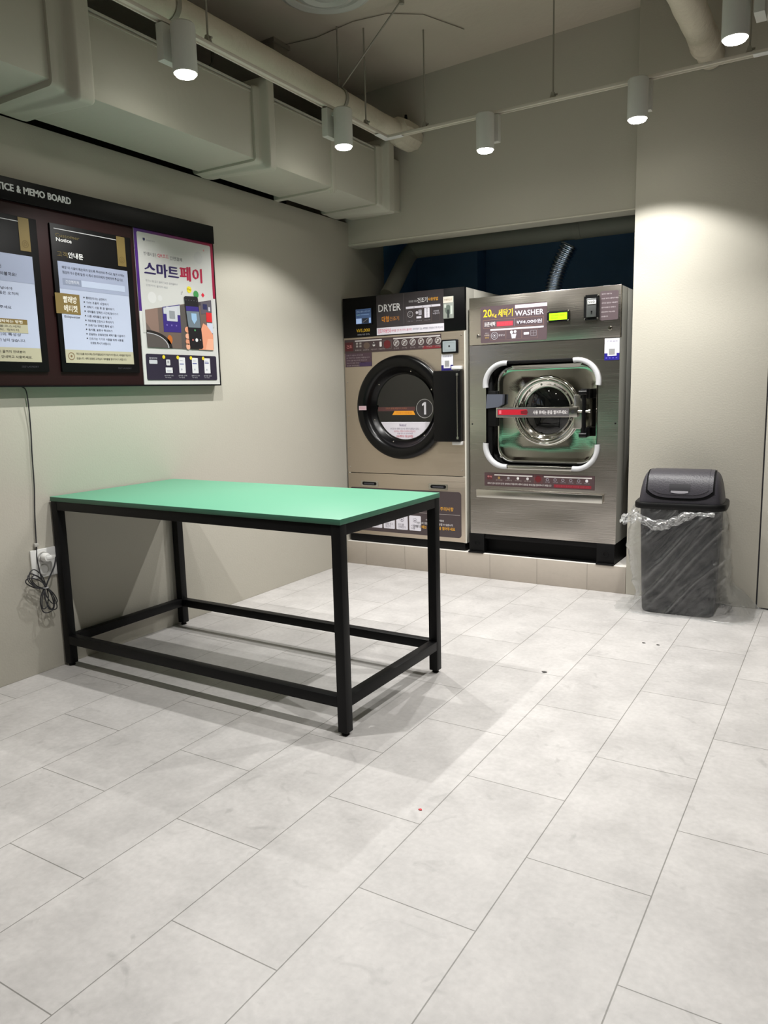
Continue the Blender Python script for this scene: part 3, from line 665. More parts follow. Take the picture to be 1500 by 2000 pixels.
b = MB(); b.lathe([(.137, -.052), (.12, -.046), (.08, -.036), (0, -.030)], (PCX, YM, PCZ), (0, -1, 0), 64); b.build('porthole_glass', GLASSD, wdo)
screws('ring_bolt', [(PCX+.154*math.cos(2*PI*k/12+.2), PCZ+.154*math.sin(2*PI*k/12+.2)) for k in range(12)], YM+.030, CHROMEB, wdo, .0065, .005)
screws('plate_bolt', [(FX0+.115, FZ1-.055), (FX1-.06, FZ0+.05), (FX0+.095, FZ0+.06)], YM+.044, CHROMEB, wdo, .012, .006)
# latch housing on the left
b = MB(); b.box(FX0+.022, FX0+.072, YM+.004, YM+.050, .93, 1.14, bev=.006); b.box(FX0+.014, FX0+.046, YM+.010, YM+.050, .74, 1.24, bev=.008); b.build('latch_housing', BMATTE, wsh)
b = MB(); b.prism([(1.030, YM-.004, 1.120), (1.130, YM-.004, 1.118), (1.128, YM-.004, 1.060), (1.100, YM-.004, 1.044), (1.022, YM-.004, 1.036)], (0, .03, 0)); b.build('latch_cap', LATCHG, wsh)
# handle bar
hy = YM-.048
b = MB(); b.box(1.108, 1.592, hy-.004, hy+.016, .984, 1.042, bev=.003, seg=2); hb = b.build('handle_bar', CHROMEB, wdo)
p = Print((0, hy-.0045, 0), (1, 0, 0), (0, 0, 1), .0004)
p.rect(1.116, .990, 1.545, 1.036, (86, 82, 84), 1); p.rr(1.120, 1.000, 1.300, 1.030, .004, (186, 22, 44), 2); p.poly([(1.262, 1.006), (1.296, 1.002), (1.306, 1.014), (1.296, 1.027), (1.262, 1.022)], (110, 16, 30), 3)
p.text('사용 후에는 문을 열어주세요!', 1.335, 1.002, 1.535, 1.024, (226, 222, 222), 2, .015); p.disc(1.566, 1.014, .010, (40, 40, 42), 2); p.rect(1.128, 1.005, 1.142, 1.026, (226, 110, 124), 3)
p.build('handle_label', hb)
# hinge group
b = MB(); b.box(1.560, 1.618, YM-.022, YM+.016, .918, 1.108, bev=.004); b.build('hinge_plate', CHROMEB, wdo)
b = MB(); b.box(1.600, 1.640, YM-.036, YM+.030, 1.085, 1.140, bev=.007); b.box(1.604, 1.640, YM-.036, YM+.030, .872, .925, bev=.007); b.cyl((1.622, YM-.030, .88), (1.622, YM-.030, 1.13), .012, 20)
b.cyl((1.596, YM-.036, 1.118), (1.640, YM-.036, 1.118), .014, 16); b.cyl((1.600, YM-.036, .885), (1.640, YM-.036, .885), .014, 16); b.build('hinge', BPLAST, wdo)
b = MB(); b.cyl((1.580, YM-.030, 1.016), (1.650, YM-.030, 1.016), .007, 12); b.lathe([(.011, 0), (.011, .01), (0, .011)], (1.650, YM-.030, 1.016), (1, 0, 0), 12); b.build('hinge_bolt', CHROMEB, wdo)
# bar under the door
b = MB(); b.box(.968, 1.732, YM-.030, YM-.010, .504, .552, bev=.003); b.box(.975, .995, YM-.012, YM, .515, .54); b.box(1.705, 1.725, YM-.012, YM, .515, .54); b.build('towel_bar', CHROMEB, wsh)
screws('panel_screw', [(.932, .945), (1.788, .948)], YM-.0005, BMATTE, wsh)
for x in (.974, 1.749):
    b = MB(); b.lathe([(.012, 0), (.012, .004), (.009, .010), (0, .011)], (x, YM-.0005, 1.459), (0, -1, 0), 20); b.build('panel_lock', CHROME, wsh)
# labels
p = on_front(YM-.0008)
p.poly(rrect(.990, 1.396, 1.419, 1.627, .010, 5), (88, 73, 78), 1)
p.text('20', 1.008, 1.566, 1.060, 1.610, (246, 214, 40), 2, .014); p.text('Kg', 1.062, 1.560, 1.092, 1.584, (240, 206, 60), 2, .01); p.text('세탁기', 1.100, 1.562, 1.190, 1.606, (246, 208, 44), 2, .014)
p.rect(1.205, 1.603, 1.396, 1.622, (232, 214, 226), 2); p.text('표준세탁 30분', 1.240, 1.607, 1.34, 1.618, (190, 160, 190), 3); p.text('WASHER', 1.205, 1.560, 1.376, 1.590, (228, 224, 236), 2, .010)
p.frame(1.006, 1.502, 1.376, 1.550, .0015, (150, 116, 100), 2); p.rect(1.2, 1.506, 1.202, 1.548, (126, 122, 136), 2)
p.text('표준세탁', 1.014, 1.512, 1.084, 1.538, (228, 224, 226), 2, .010); p.rect(1.092, 1.510, 1.192, 1.536, (206, 60, 78), 2); p.text('냉수 온수 불림 이불', 1.098, 1.516, 1.186, 1.530, (216, 84, 96), 3)
p.text('₩4,000원', 1.215, 1.514, 1.366, 1.536, (224, 222, 234), 2, .010)
p.rect(1.052, 1.487, 1.376, 1.496, (232, 222, 232), 2)
for a in (1.052, 1.150, 1.248): p.frame(a, 1.432, a+.095, 1.484, .001, (140, 112, 104), 2)
p.ring(1.078, 1.458, .022, .003, (170, 168, 176), 3, 24); p.ring(1.078, 1.458, .012, .003, (160, 158, 166), 3, 18); p.disc(1.078, 1.458, .004, (220, 218, 226), 3, 10); p.text('문닫고', 1.104, 1.453, 1.142, 1.464, (214, 210, 216), 3)
p.disc(1.184, 1.472, .009, (224, 222, 232), 3); p.disc(1.206, 1.474, .008, (224, 222, 232), 3); p.poly([(1.180, 1.462), (1.214, 1.462), (1.208, 1.436), (1.186, 1.436)], (196, 194, 202), 3)
p.rr(1.258, 1.453, 1.290, 1.467, .003, (226, 224, 234), 3); p.frame(1.300, 1.445, 1.334, 1.476, .0015, (180, 176, 184), 3); p.line(1.303, 1.46, 1.332, 1.46, .0012, (180, 176, 184), 3); p.line(1.317, 1.447, 1.317, 1.474, .0012, (180, 176, 184), 3)
p.text('세탁기', 1.018, 1.470, 1.040, 1.478, (190, 184, 188), 2); p.text('이용방법', 1.014, 1.458, 1.044, 1.467, (214, 196, 180), 2); p.text('안내', 1.018, 1.444, 1.040, 1.454, (220, 180, 80), 2)
p.build('washer_label', wsh)
p = on_front(YM-.0008)
p.poly(rrect(1.692, 1.790, 1.502, 1.655, .008, 4), (92, 79, 83), 1)
for k, (s, wdt) in enumerate((('동전만 사용가능', .055), ('500원 동전 사용해 주세요', .090), ('구겨진 동전은 사용금지', .085), ('동전 반환이 안되니', .075), ('주의하여 주십시오', .072), ('감사합니다', .035))): p.text(s, 1.700, 1.636-.0235*k, 1.700+wdt, 1.643-.0235*k, (214, 204, 208), 2)
p.build('coin_notice', wsh)
p = on_front(YM-.0008)
p.rect(1.721, 1.290, 1.801, 1.405, (228, 226, 236), 1); p.rect(1.721, 1.289, 1.801, 1.326, (34, 26, 130), 2); p.rect(1.738, 1.312, 1.786, 1.376, (232, 230, 238), 3); p.text('간편결제', 1.734, 1.386, 1.790, 1.394, (130, 128, 150), 4); p.rect(1.745, 1.318, 1.777, 1.350, (148, 148, 148), 4)
for k in range(4): p.rect(1.728+.018*k, 1.298, 1.736+.018*k, 1.304, (90, 84, 190), 3)
p.build('payment_sticker', wsh)
p = on_front(YM-.0008)
p.rect(1.011, .573, 1.681, .654, (76, 58, 60), 1); p.rect(1.026, .612, 1.062, .640, (84, 40, 44), 2); p.text('주의', 1.030, .624, 1.058, .634, (226, 150, 150), 3, .010)
p.rect(1.075, .637, 1.315, .644, (214, 208, 206), 2); p.rect(1.385, .637, 1.665, .644, (214, 208, 206), 2)
for k in range(4):
    a = 1.085+.060*k; p.disc(a+.02, .624, .008, ((150, 120, 70), (150, 146, 150), (226, 224, 222), (200, 196, 196))[k], 2); p.text(('금지사항', '사용방법', '세제투입', '문잠금')[k], a, .606, a+.042, .614, (150, 140, 136), 2)
p.disc(1.350, .625, .019, (98, 28, 32), 2); p.frame(1.326, .602, 1.374, .648, .001, (150, 60, 60), 2)
for k in range(6):
    a = 1.392+.046*k; p.ring(a+.014, .624, .009, .003, (150, 146, 156), 2, 14); p.text(('신발', '가방', '모피', '가죽', '인형', '러그')[k], a, .606, a+.030, .613, (150, 142, 150), 2)
p.disc(1.636, .625, .008, (220, 216, 220), 3)
p.text('세탁기 문이 완전히 닫힌 상태에서 작동되며 세탁이 완료된 후에 문을 열어주시기 바랍니다', 1.030, .583, 1.430, .595, (206, 200, 198), 2, .01); p.rect(1.445, .580, 1.662, .598, (136, 34, 48), 2); p.text('세탁 불가 품목은 사용을 금합니다', 1.455, .584, 1.650, .594, (160, 70, 80), 3)
p.build('warning_label', wsh)
b = MB(); b.box(1.400, 1.525, YM-.012, YM+.001, 1.511, 1.571, bev=.002); lc = b.build('display', BMATTE, wsh)
p = on_front(YM-.0125, emit=.9); p.rect(1.412, 1.521, 1.514, 1.559, (150, 236, 12), 1); p.text('COURSE 1  30min', 1.424, 1.543, 1.500, 1.550, (100, 190, 10), 2); p.text('READY', 1.424, 1.528, 1.462, 1.536, (110, 196, 12), 2); p.build('screen', lc)
screws('display_screw', [(x, z) for x in (1.405, 1.520) for z in (1.516, 1.566)], YM-.012, CHROMEB, lc, .005, .004)
b = MB(); b.prism([(q[0], YM-.012, q[1]) for q in rrect(1.607, 1.689, 1.508, 1.641, .012, 5)], (0, .013, 0)); cs = b.build('coin_slot', BMATTE, wsh)
b = MB(); b.box(1.622, 1.676, YM-.020, YM-.011, 1.522, 1.622, bev=.004); b.build('coin_plate', mat('coin_steel', (120, 122, 122), .35, metal=.7), cs)
b = MB(); b.box(1.630, 1.676, YM-.0235, YM-.0195, 1.590, 1.612, bev=.001); b.build('coin_window', WHITEP, cs)
p = on_front(YM-.0238); p.text('500', 1.634, 1.596, 1.670, 1.608, (90, 90, 96), 1, .01); p.build('coin_mark', cs)
b = MB(); b.cyl((1.652, YM-.0195, 1.552), (1.652, YM-.0225, 1.552), .004, 12); b.box(1.6500, 1.6540, YM-.0225, YM-.0195, 1.540, 1.552); b.build('key_hole', RUBBER, cs)
screws('coin_screw', [(x, z) for x in (1.613, 1.683) for z in (1.515, 1.634)], YM-.012, CHROMEB, cs, .005, .004)
# base frame: two plates with bolt holes, cross member
b = MB()
for x in (.908, 1.700):
    b.box(x, x+.100, YM-.006, YM+.004, .156, .273, bev=.001); b.box(x, x+.100, YM-.022, YM+.75, .1545, .162, bev=.001); b.box(x, x+.008, YM+.003, YM+.75, .156, .273); b.box(x+.092, x+.100, YM+.003, YM+.75, .156, .273)
    b.lathe([(.017, 0), (.017, .003), (.011, .003), (.011, 0)], (x+.05, YM-.006, .215), (0, -1, 0), 20)
b.box(1.008, 1.700, YM+.005, YM+.030, .245, .273); b.box(1.008, 1.700, YM+.06, YM+.07, .156, .273); b.box(1.008, 1.700, YM+.004, YM+.07, .1545, .1575); b.box(1.008, 1.700, YM+.72, YM+.75, .156, .273)  # includes black sheets added to paint the interior under the washer dark
b.build('base_frame', BMATTE, wsh)
b = MB(); b.box(1.690, 1.735, 4.36, 4.40, 1.6815, 1.690, bev=.003); b.box(.93, .975, 4.36, 4.40, 1.6815, 1.690, bev=.003); b.build('top_clip', WHITEP, wsh)

# ================================================================ NOTICE BOARD
bd = empty('notice_board', (.02, 2.5, 1.2), 'long dark brown notice board with black header reading NOTICE & MEMO BOARD', 'notice board')
b = MB(); b.box(.002, .040, 1.05, 3.103, 1.204, 2.002, bev=.002); b.build('backboard', BOARDM, bd)
b = MB(); b.box(.0405, .052, 1.05, 3.103, 1.918, 2.004, bev=.0015); b.build('header', BOARDB, bd)
b = MB(); b.box(.0405, .045, 3.096, 3.103, 1.204, 1.9175); b.box(.0405, .045, 1.05, 3.103, 1.204, 1.210); b.build('edge_trim', BOARDB, bd)
def on_wall(x, step=.0005, emit=0): return Print((x, 0, 0), (0, 1, 0), (0, 0, 1), step, emit)
p = on_wall(.0522)
for t_, a, c in (('NOTICE', 1.884, 2.006), ('&', 2.017, 2.036), ('MEMO', 2.046, 2.142), ('BOARD', 2.153, 2.263)):
    for k in (0, 1): p.text(t_, a+.0016*k, 1.9525, c-.0016+.0016*k, 1.9800, (232, 232, 236), 1+.3*k, .022)
p.build('header_lettering', bd)
def notice(y0, kind):
    nm = ('black and white customer notice panel beside the purple poster', 'black and white notice panel cut by the left picture edge')[kind]
    t = empty('customer_notice', (.045, y0+.2, 1.265), nm, 'notice')
    b = MB(); b.box(.041, .050, y0, y0+.412, 1.265, 1.865, bev=.002); b.build('panel', PAPER, t)
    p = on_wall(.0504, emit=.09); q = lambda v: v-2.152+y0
    p.rect(q(2.173), 1.303, q(2.531), 1.717, (178, 186, 208), 1); p.rect(q(2.173), 1.303, q(2.531), 1.358, (176, 172, 148), 2)
    p.rect(q(2.169), 1.8435, q(2.484), 1.8465, (190, 190, 192), 1)
    p.rect(q(2.483), 1.735, q(2.529), 1.862, (116, 99, 56), 2); p.ring(q(2.506), 1.762, .014, .002, (92, 76, 40), 3, 20); p.ring(q(2.506), 1.762, .007, .002, (92, 76, 40), 3, 14)
    if kind == 0:
        p.text('Customer', q(2.174), 1.814, q(2.290), 1.828, (92, 82, 48), 1, .010); p.text('Notice', q(2.176), 1.796, q(2.250), 1.811, (222, 222, 222), 1, .014)
        p.text('고객', q(2.174), 1.735, q(2.224), 1.757, (110, 96, 56), 1, .0); p.text('안내문', q(2.228), 1.735, q(2.301), 1.759, (232, 232, 232), 1, .014)
        p.rect(q(2.173), 1.607, q(2.531), 1.717, (152, 160, 184), 2)
        p.text('매장 내 시설이 훼손되지 않도록 주의하여 주시고, 발견 시에는', q(2.192), 1.688, q(2.512), 1.700, (60, 62, 74), 3, .005)
        p.text('점검하거나 문제 발생 시 즉시 관리자에게 연락하여 주십시오.', q(2.192), 1.668, q(2.505), 1.680, (60, 62, 74), 3, .005)
        p.rect(q(2.190), 1.624, q(2.280), 1.650, (132, 140, 162), 3); p.text('긴급연락처', q(2.202), 1.630, q(2.268), 1.644, (206, 210, 222), 4, .010); p.rect(q(2.281), 1.623, q(2.510), 1.649, (178, 188, 210), 3)
        p.rect(q(2.147), 1.505, q(2.265), 1.588, (122, 103, 60), 3); p.text('빨래방', q(2.184), 1.550, q(2.250), 1.578, (236, 232, 220), 4, .014); p.text('에티켓', q(2.184), 1.514, q(2.250), 1.542, (236, 232, 220), 4, .014)
        p.text('Etiquette', q(2.184), 1.487, q(2.260), 1.499, (56, 56, 66), 2, .010)
        for k, s in enumerate(('빨래방에서는 금연하기', 'TV는 조용히 시청하기', '세탁기 사용 후 문 열어두기', '세탁물은 정해진 시간에 찾아가기', '다른 세탁물은 넣지 말기', '애완동물 안전사고 주의하기', '쓰레기는 정해진 통에 넣기', '음식물, 음료수 주의하기', '운동화는 운동화전용 세탁기를 이용하기', '건조기는 기기의 사용을 위해 사용을')):
            z = 1.574-.0190*k; p.disc(q(2.288), z+.006, .0032, (40, 40, 50), 2, 10); p.text(s, q(2.298), z, q(2.298+.0096*len(s)), z+.0105, (66, 68, 82), 2, .005)
        p.text('자제해 주시기 바랍니다.', q(2.302), 1.384, q(2.41), 1.395, (66, 68, 82), 2, .005)
        p.ring(q(2.201), 1.331, .016, .003, (120, 96, 70), 3, 20); p.disc(q(2.201), 1.331, .005, (120, 96, 70), 3, 10)
        p.text('무인시설물 파손시에는 형사처벌을 받으며 배상하셔야 합니다. 세탁물은 책임지지', q(2.226), 1.337, q(2.515), 1.347, (70, 66, 60), 3, .005); p.text('않습니다. 세탁 완료된 고객님의 세탁물을 찾아가시기 바랍니다.', q(2.226), 1.318, q(2.49), 1.328, (70, 66, 60), 3, .005)
    else:
        p.rect(q(2.173), 1.611, q(2.531), 1.717, (152, 160, 184), 2)
        for k, (s, a) in enumerate((('세탁물이 많으신가요?', 2.385), ('건조기 사용하면 생활 정돈', 2.395), ('어느 정도 되는지 크기를 알아볼까요?', 2.455))): p.text(s, q(2.19), 1.684-.026*k, q(a), 1.698-.026*k, (48, 48, 60), 3, .01)
        for k, (s, a, z) in enumerate((('세탁량은 용량의 아래로 넣어야', 2.432, 1.578), ('세탁이 잘 됩니다. 많은 거품은 오히려', 2.455, 1.560), ('세탁이 안됩니다.', 2.37, 1.542), ('건조가 끝나면 바로 꺼내주세요', 2.42, 1.506), ('구겨집니다.', 2.36, 1.487), ('본 매장은 드럼세탁기의 특성상', 2.45, 1.402), ('세탁물 안쪽에 넣어 세제가 남지 않습니다.', 2.468, 1.380))): p.text(s, q(2.19), z, q(a), z+.0115, (66, 68, 82), 2, .005)
        p.rect(q(2.19), 1.448, q(2.482), 1.468, (122, 103, 60), 3); p.text('가장많은 방식으로 세탁하는 방법', q(2.21), 1.452, q(2.46), 1.464, (236, 232, 220), 4, .010)
        p.rect(q(2.19), 1.415, q(2.482), 1.448, (176, 172, 148), 3)
        p.text('찬물에 헹굼세탁, 울코스세탁', q(2.22), 1.434, q(2.452), 1.444, (96, 92, 84), 4); p.text('25도물, 울코스세탁, 청바지', q(2.22), 1.420, q(2.442), 1.430, (96, 92, 84), 4)
        p.text('세탁기 사용시에는 세탁물이 끝까지 잔여분이', q(2.19), 1.336, q(2.46), 1.347, (66, 62, 56), 3, .01); p.text('없도록 깨끗이 선반장으로 안내하고 사용하세요.', q(2.19), 1.316, q(2.49), 1.327, (66, 62, 56), 3, .01)
    p.text('SELF LAUNDRY', q(2.44), 1.281, q(2.515), 1.288, (60, 60, 66), 1)
    p.build('panel_print', t)
notice(2.152, 0); notice(1.680, 1)
# poster
ps = empty('payment_poster', (.045, 2.84, 1.21), 'white poster with purple and crimson border showing a phone in a hand', 'poster')
b = MB(); b.box(.0405, .0435, 2.590, 3.096, 1.211, 1.9175); b.build('sheet', mat('poster_white', (204, 204, 202), .4), ps)
p = on_wall(.0440)
N_ = 14
for k in range(N_):      # printed band changing from purple to crimson
    t = k/(N_-1); c = (int(70+(150-70)*t), int(28+(14-28)*t), int(120+(58-120)*t)); a = 2.590+.506*k/N_; zb = 1.548+(1.645-1.548)*t
    p.rect(a, zb if (k == 0 or k == N_-1) else 1.86, a+.506/N_+.0002, 1.9175, c, 1)
p.poly(rrect(2.606, 3.078, 1.56, 1.904, .008, 4), (196, 196, 194), 2)
p.rect(2.590, 1.211, 2.6065, 1.548, (204, 204, 202), 1)
p.poly([(2.606, 1.548), (2.606, 1.60), (3.078, 1.66), (3.078, 1.50), (2.606, 1.45)], (196, 196, 194), 2.5)
p.poly([(2.640, 1.880), (2.653, 1.880), (2.653, 1.872), (2.6465, 1.865), (2.640, 1.872)], (34, 34, 80), 3); p.text('SMART PAY', 2.660, 1.868, 2.712, 1.875, (150, 150, 160), 3)
p.text('번거롭지 않은', 2.640, 1.803, 2.715, 1.819, (90, 90, 96), 3); p.text('QR코드', 2.722, 1.803, 2.792, 1.821, (206, 90, 110), 3, .01); p.text('간편결제', 2.800, 1.802, 2.878, 1.819, (90, 90, 96), 3)
for k, d_ in enumerate((-.003, -.001, .001, .003)):
    p.text('스마트', 2.638+d_, 1.714+d_*.4, 2.848+d_, 1.775+d_*.4, (40, 28, 84), 3+.3*k, .003); p.text('페이', 2.859+d_, 1.714+d_*.4, 3.006+d_, 1.782+d_*.4, (168, 16, 60), 3+.3*k, .003)
p.text('문자나 앱 없이 결제가능한 결제솔루션', 2.640, 1.685, 2.838, 1.695, (160, 160, 166), 3); p.text('간편하게 결제하세요', 2.640, 1.664, 2.775, 1.674, (160, 160, 166), 3)
p.disc(2.990, 1.836, .030, (190, 190, 190), 3); p.disc(3.030, 1.876, .005, (206, 150, 150), 3, 10); p.disc(2.672, 1.615, .026, (206, 206, 206), 3); p.disc(2.72, 1.616, .014, (204, 204, 204), 3)
p.disc(2.913, 1.674, .016, (222, 206, 40), 4); p.text('Pay', 2.902, 1.668, 2.924, 1.679, (130, 100, 30), 5); p.disc(2.958, 1.655, .018, (60, 140, 76), 4); p.poly([(2.994, 1.656), (3.006, 1.668), (3.018, 1.656), (3.006, 1.644)], (206, 34, 60), 4)
for a0 in (110, 150, 190): p.line(2.870+.006*math.cos(math.radians(a0)), 1.650+.006*math.sin(math.radians(a0)), 2.870+.014*math.cos(math.radians(a0)), 1.650+.014*math.sin(math.radians(a0)), .002, (70, 60, 60), 3)
# the printed photograph
p.poly([(2.623, 1.392), (2.632, 1.384), (3.058, 1.384), (3.062, 1.392), (3.062, 1.636), (2.623, 1.555)], (104, 90, 84), 3.5)
p.poly([(2.623, 1.50), (2.623, 1.555), (2.70, 1.569), (2.70, 1.42), (2.665, 1.45)], (134, 110, 100), 4)
p.poly([(2.84, 1.384), (2.90, 1.384), (2.90, 1.60), (2.845, 1.592)], (86, 80, 78), 4)
p.poly([(2.730, 1.56), (2.730, 1.460), (2.842, 1.462), (2.842, 1.596), (2.73, 1.576)], (52, 36, 120), 5); p.poly([(2.735, 1.545), (2.735, 1.573), (2.842, 1.592), (2.842, 1.545)], (190, 194, 200), 6); p.rr(2.753, 1.513, 2.822, 1.580, .004, (196, 198, 206), 7)
p.rect(2.770, 1.525, 2.806, 1.562, (140, 144, 150), 8)
for k in range(3): p.rect(2.748+.03*k, 1.49, 2.756+.03*k, 1.497, (120, 104, 180), 6)
p.disc(2.765, 1.425, .016, (190, 104, 40), 5, rv=.022)
arc_o = [(2.623+(.155)*math.sin(math.radians(a)), 1.384+.080*math.cos(math.radians(a))) for a in range(0, 91, 6)]
p.poly([(2.6235, 1.3845)]+arc_o, (30, 26, 26), 5); p.poly([(2.6235, 1.3845)]+[(2.6235+(x-2.623)*.86, 1.3845+(z-1.384)*.84) for x, z in arc_o], (190, 190, 196), 6); p.poly([(2.6235, 1.3845)]+[(2.6235+(x-2.623)*.82, 1.3845+(z-1.384)*.80) for x, z in arc_o], (84, 78, 76), 7)
p.poly([(2.965, 1.60), (3.062, 1.62), (3.062, 1.634), (2.965, 1.618)], (60, 54, 62), 4); p.poly([(2.985, 1.56), (2.985, 1.62), (3.062, 1.634), (3.062, 1.575)], (92, 86, 96), 5); p.rect(3.000, 1.585, 3.030, 1.612, (40, 42, 84), 6); p.rect(3.038, 1.580, 3.050, 1.60, (190, 190, 200), 6)
p.rect(3.020, 1.525, 3.060, 1.572, (206, 40, 46), 6); p.rect(3.022, 1.470, 3.062, 1.520, (196, 202, 220), 6)
skin = (224, 152, 122); skin2 = (232, 172, 144)
p.poly([(2.955, 1.384), (3.058, 1.384), (3.061, 1.46), (3.040, 1.485), (3.015, 1.508), (2.994, 1.516), (2.985, 1.500), (2.960, 1.45)], skin, 8); p.poly([(3.000, 1.384), (3.056, 1.384), (3.058, 1.44), (3.020, 1.44)], skin2, 9)
for k, (z, w_) in enumerate(((1.478, .034), (1.446, .030), (1.420, .028), (1.396, .026))): p.disc(2.880-.001*k+.004, z, w_*.55, (skin, skin2)[k % 2], 8, 16, rv=.015)
ph = [(2.872, 1.634), (2.880, 1.640), (2.958, 1.644), (2.966, 1.636), (2.984, 1.396), (2.976, 1.388), (2.902, 1.386), (2.894, 1.394)]
p.poly(ph, (20, 18, 24), 10); p.poly([(2.879, 1.592), (2.965, 1.594), (2.968, 1.572), (2.881, 1.570)], (52, 38, 120), 11); p.poly([(2.881, 1.569), (2.968, 1.571), (2.974, 1.492), (2.890, 1.49)], (108, 120, 130), 11)
p.poly([(2.913, 1.560), (2.948, 1.560), (2.950, 1.530), (2.930, 1.508), (2.914, 1.530)], (150, 184, 216), 12); p.disc(2.940, 1.430, .009, (226, 226, 230), 12); p.disc(2.914, 1.430, .005, (200, 120, 110), 12, 10); p.disc(2.966, 1.432, .004, (140, 140, 144), 12, 10); p.disc(2.932, 1.478, .005, (90, 170, 110), 12, 10)
for k in range(5): p.disc(2.884+.018*k, 1.622, .002, (120, 120, 126), 11, 8)
# step panel
p.poly(rrect(2.608, 3.075, 1.232, 1.354, .008, 4), (38, 32, 52), 3); p.text('결제방법', 2.627, 1.330, 2.675, 1.338, (200, 200, 206), 4); p.rr(2.626, 1.308, 2.676, 1.326, .004, (196, 198, 204), 4)
for k, a in enumerate((2.735, 2.825, 2.913, 2.998)):
    p.disc(a-.018, 1.341, .009, (226, 206, 50), 6, 16)
    if k == 0: p.rr(a-.004, 1.302, a+.022, 1.330, .005, (206, 206, 208), 4); p.disc(a+.009, 1.318, .006, (150, 150, 156), 5, 12); p.rect(a-.010, 1.266, a+.034, 1.292, (222, 222, 226), 4); p.rect(a-.002, 1.272, a+.026, 1.280, (190, 190, 200), 5)
    else: p.rr(a-.012, 1.266, a+.030, 1.342, .003, (222, 222, 226), 4); p.rect(a-.008, 1.304+.004*k, a+.020, 1.308+.004*k, (70, 80, 150), 5); p.rect(a-.008, 1.326, a+.014, 1.328, (170, 170, 180), 5); p.disc(a+.004, 1.284, .005, (170, 174, 186), 5, 10)
    p.text(('QR코드를 스캔', '금액을 선택', '결제수단 선택', '결제를 완료')[k], a-.020, 1.250, a+.036, 1.257, (190, 190, 196), 4); p.text('하세요', a-.016, 1.241, a+.022, 1.247, (180, 180, 186), 4)
p.build('poster_print', ps)

# ================================================================ OUTLET, CORD
ot = empty('wall_outlet', (.0, 2.01, .47), 'white wall outlet behind the table leg on the left wall', 'outlet')
b = MB(); b.box(.0005, .010, 1.952, 2.072, .410, .532, bev=.003); b.build('cover_plate', WHITEP, ot)
for z in (.497, .443):
    b = MB(); b.lathe([(.0, .0), (.019, .0), (.020, .004), (.023, .004), (.023, 0)], (.0095, 2.006, z), (1, 0, 0), 28); b.build('socket', mat('socket_grey', (186, 184, 180), .45), ot)
b = MB(); b.lathe([(0, 0), (.016, 0), (.019, .004), (.019, .022), (.015, .032), (0, .034)], (.0145, 2.006, .497), (1, 0, 0), 24)
b.box(.028, .050, 1.998, 2.040, .487, .505, bev=.005)
pg = b.build('power_plug', WHITEP); tag(pg, 'white round power plug pushed into the wall outlet', 'plug')
def smooth_path(P, n=10, closed=False):
    P = [Vector(p) for p in P]; out = []; L = len(P)
    rng = range(L if closed else L-1)
    for i in rng:
        p0 = P[(i-1) % L] if (closed or i > 0) else P[0]; p1 = P[i]; p2 = P[(i+1) % L]; p3 = P[(i+2) % L] if (closed or i+2 < L) else P[-1]
        for k in range(n):
            t = k/n; out.append(.5*((2*p1)+(p2-p0)*t+(2*p0-5*p1+4*p2-p3)*t*t+(3*p1-p0-3*p2+p3)*t**3))
    if not closed: out.append(P[-1])
    return out
cordr = empty('power_cable', (.01, 1.99, 1.2), 'thin dark power cord from the notice board tied in loops below the outlet', 'cord')
b = MB(); kn = (.040, 1.985, .372)
main = smooth_path([(.012, 1.985, 1.206), (.018, 2.000, 1.18), (.010, 2.008, 1.05), (.008, 2.004, .93), (.008, 2.000, .80), (.008, 1.990, .68), (.008, 1.984, .56), (.012, 1.978, .50), (.030, 1.976, .42), kn])
b.tube(main, .0026, 8)
b.tube(smooth_path([kn, (.048, 2.000, .410), (.052, 2.026, .455), (.050, 2.038, .488), (.046, 2.036, .494)]), .0032, 8)
for k, (dy, dz, w_) in enumerate(((-.070, .062, .016), (-.060, .075, .020), (-.052, .056, .012), (-.078, .050, .012))):
    c = Vector(kn); t_ = Vector((0, dy, dz)); s_ = Vector((.2*(k-1.5)*.02, w_*.8, w_))
    b.tube(smooth_path([c, c+t_*.4+s_, c+t_*.9+s_*.9, c+t_*1.05, c+t_*.9-s_*.9, c+t_*.4-s_], 8, True), .0024, 7, closed=True)
for k, (dy, dz, w_) in enumerate(((.020, -.095, .022), (-.012, -.085, .018), (.038, -.075, .016), (.004, -.105, .026), (.030, -.100, .012))):
    c = Vector(kn); t_ = Vector((0, dy, dz)); s_ = Vector((.006*(k-2), w_, .1*w_))
    b.tube(smooth_path([c, c+t_*.4+s_, c+t_*.9+s_*.9, c+t_*1.03, c+t_*.9-s_*.9, c+t_*.4-s_], 8, True), .0024, 7, closed=True)
b.build('cable', CORDM, cordr, ang=60)
b = MB(); b.tube([(kn[0]+.010*math.cos(a), kn[1]+.010*math.sin(a), kn[2]) for a in [2*PI*k/12 for k in range(12)]], .003, 6, closed=True); b.build('cable_tie', mat('tie_grey', (150, 150, 150), .5), cordr)
b = MB(); b.box(.001, .016, 1.972, 1.990, .545, .560, bev=.003); tag(b.build('cord_clip', mat('clear_clip', (188, 186, 180), .3)), 'small clear clip holding the cord above the outlet', 'clip')

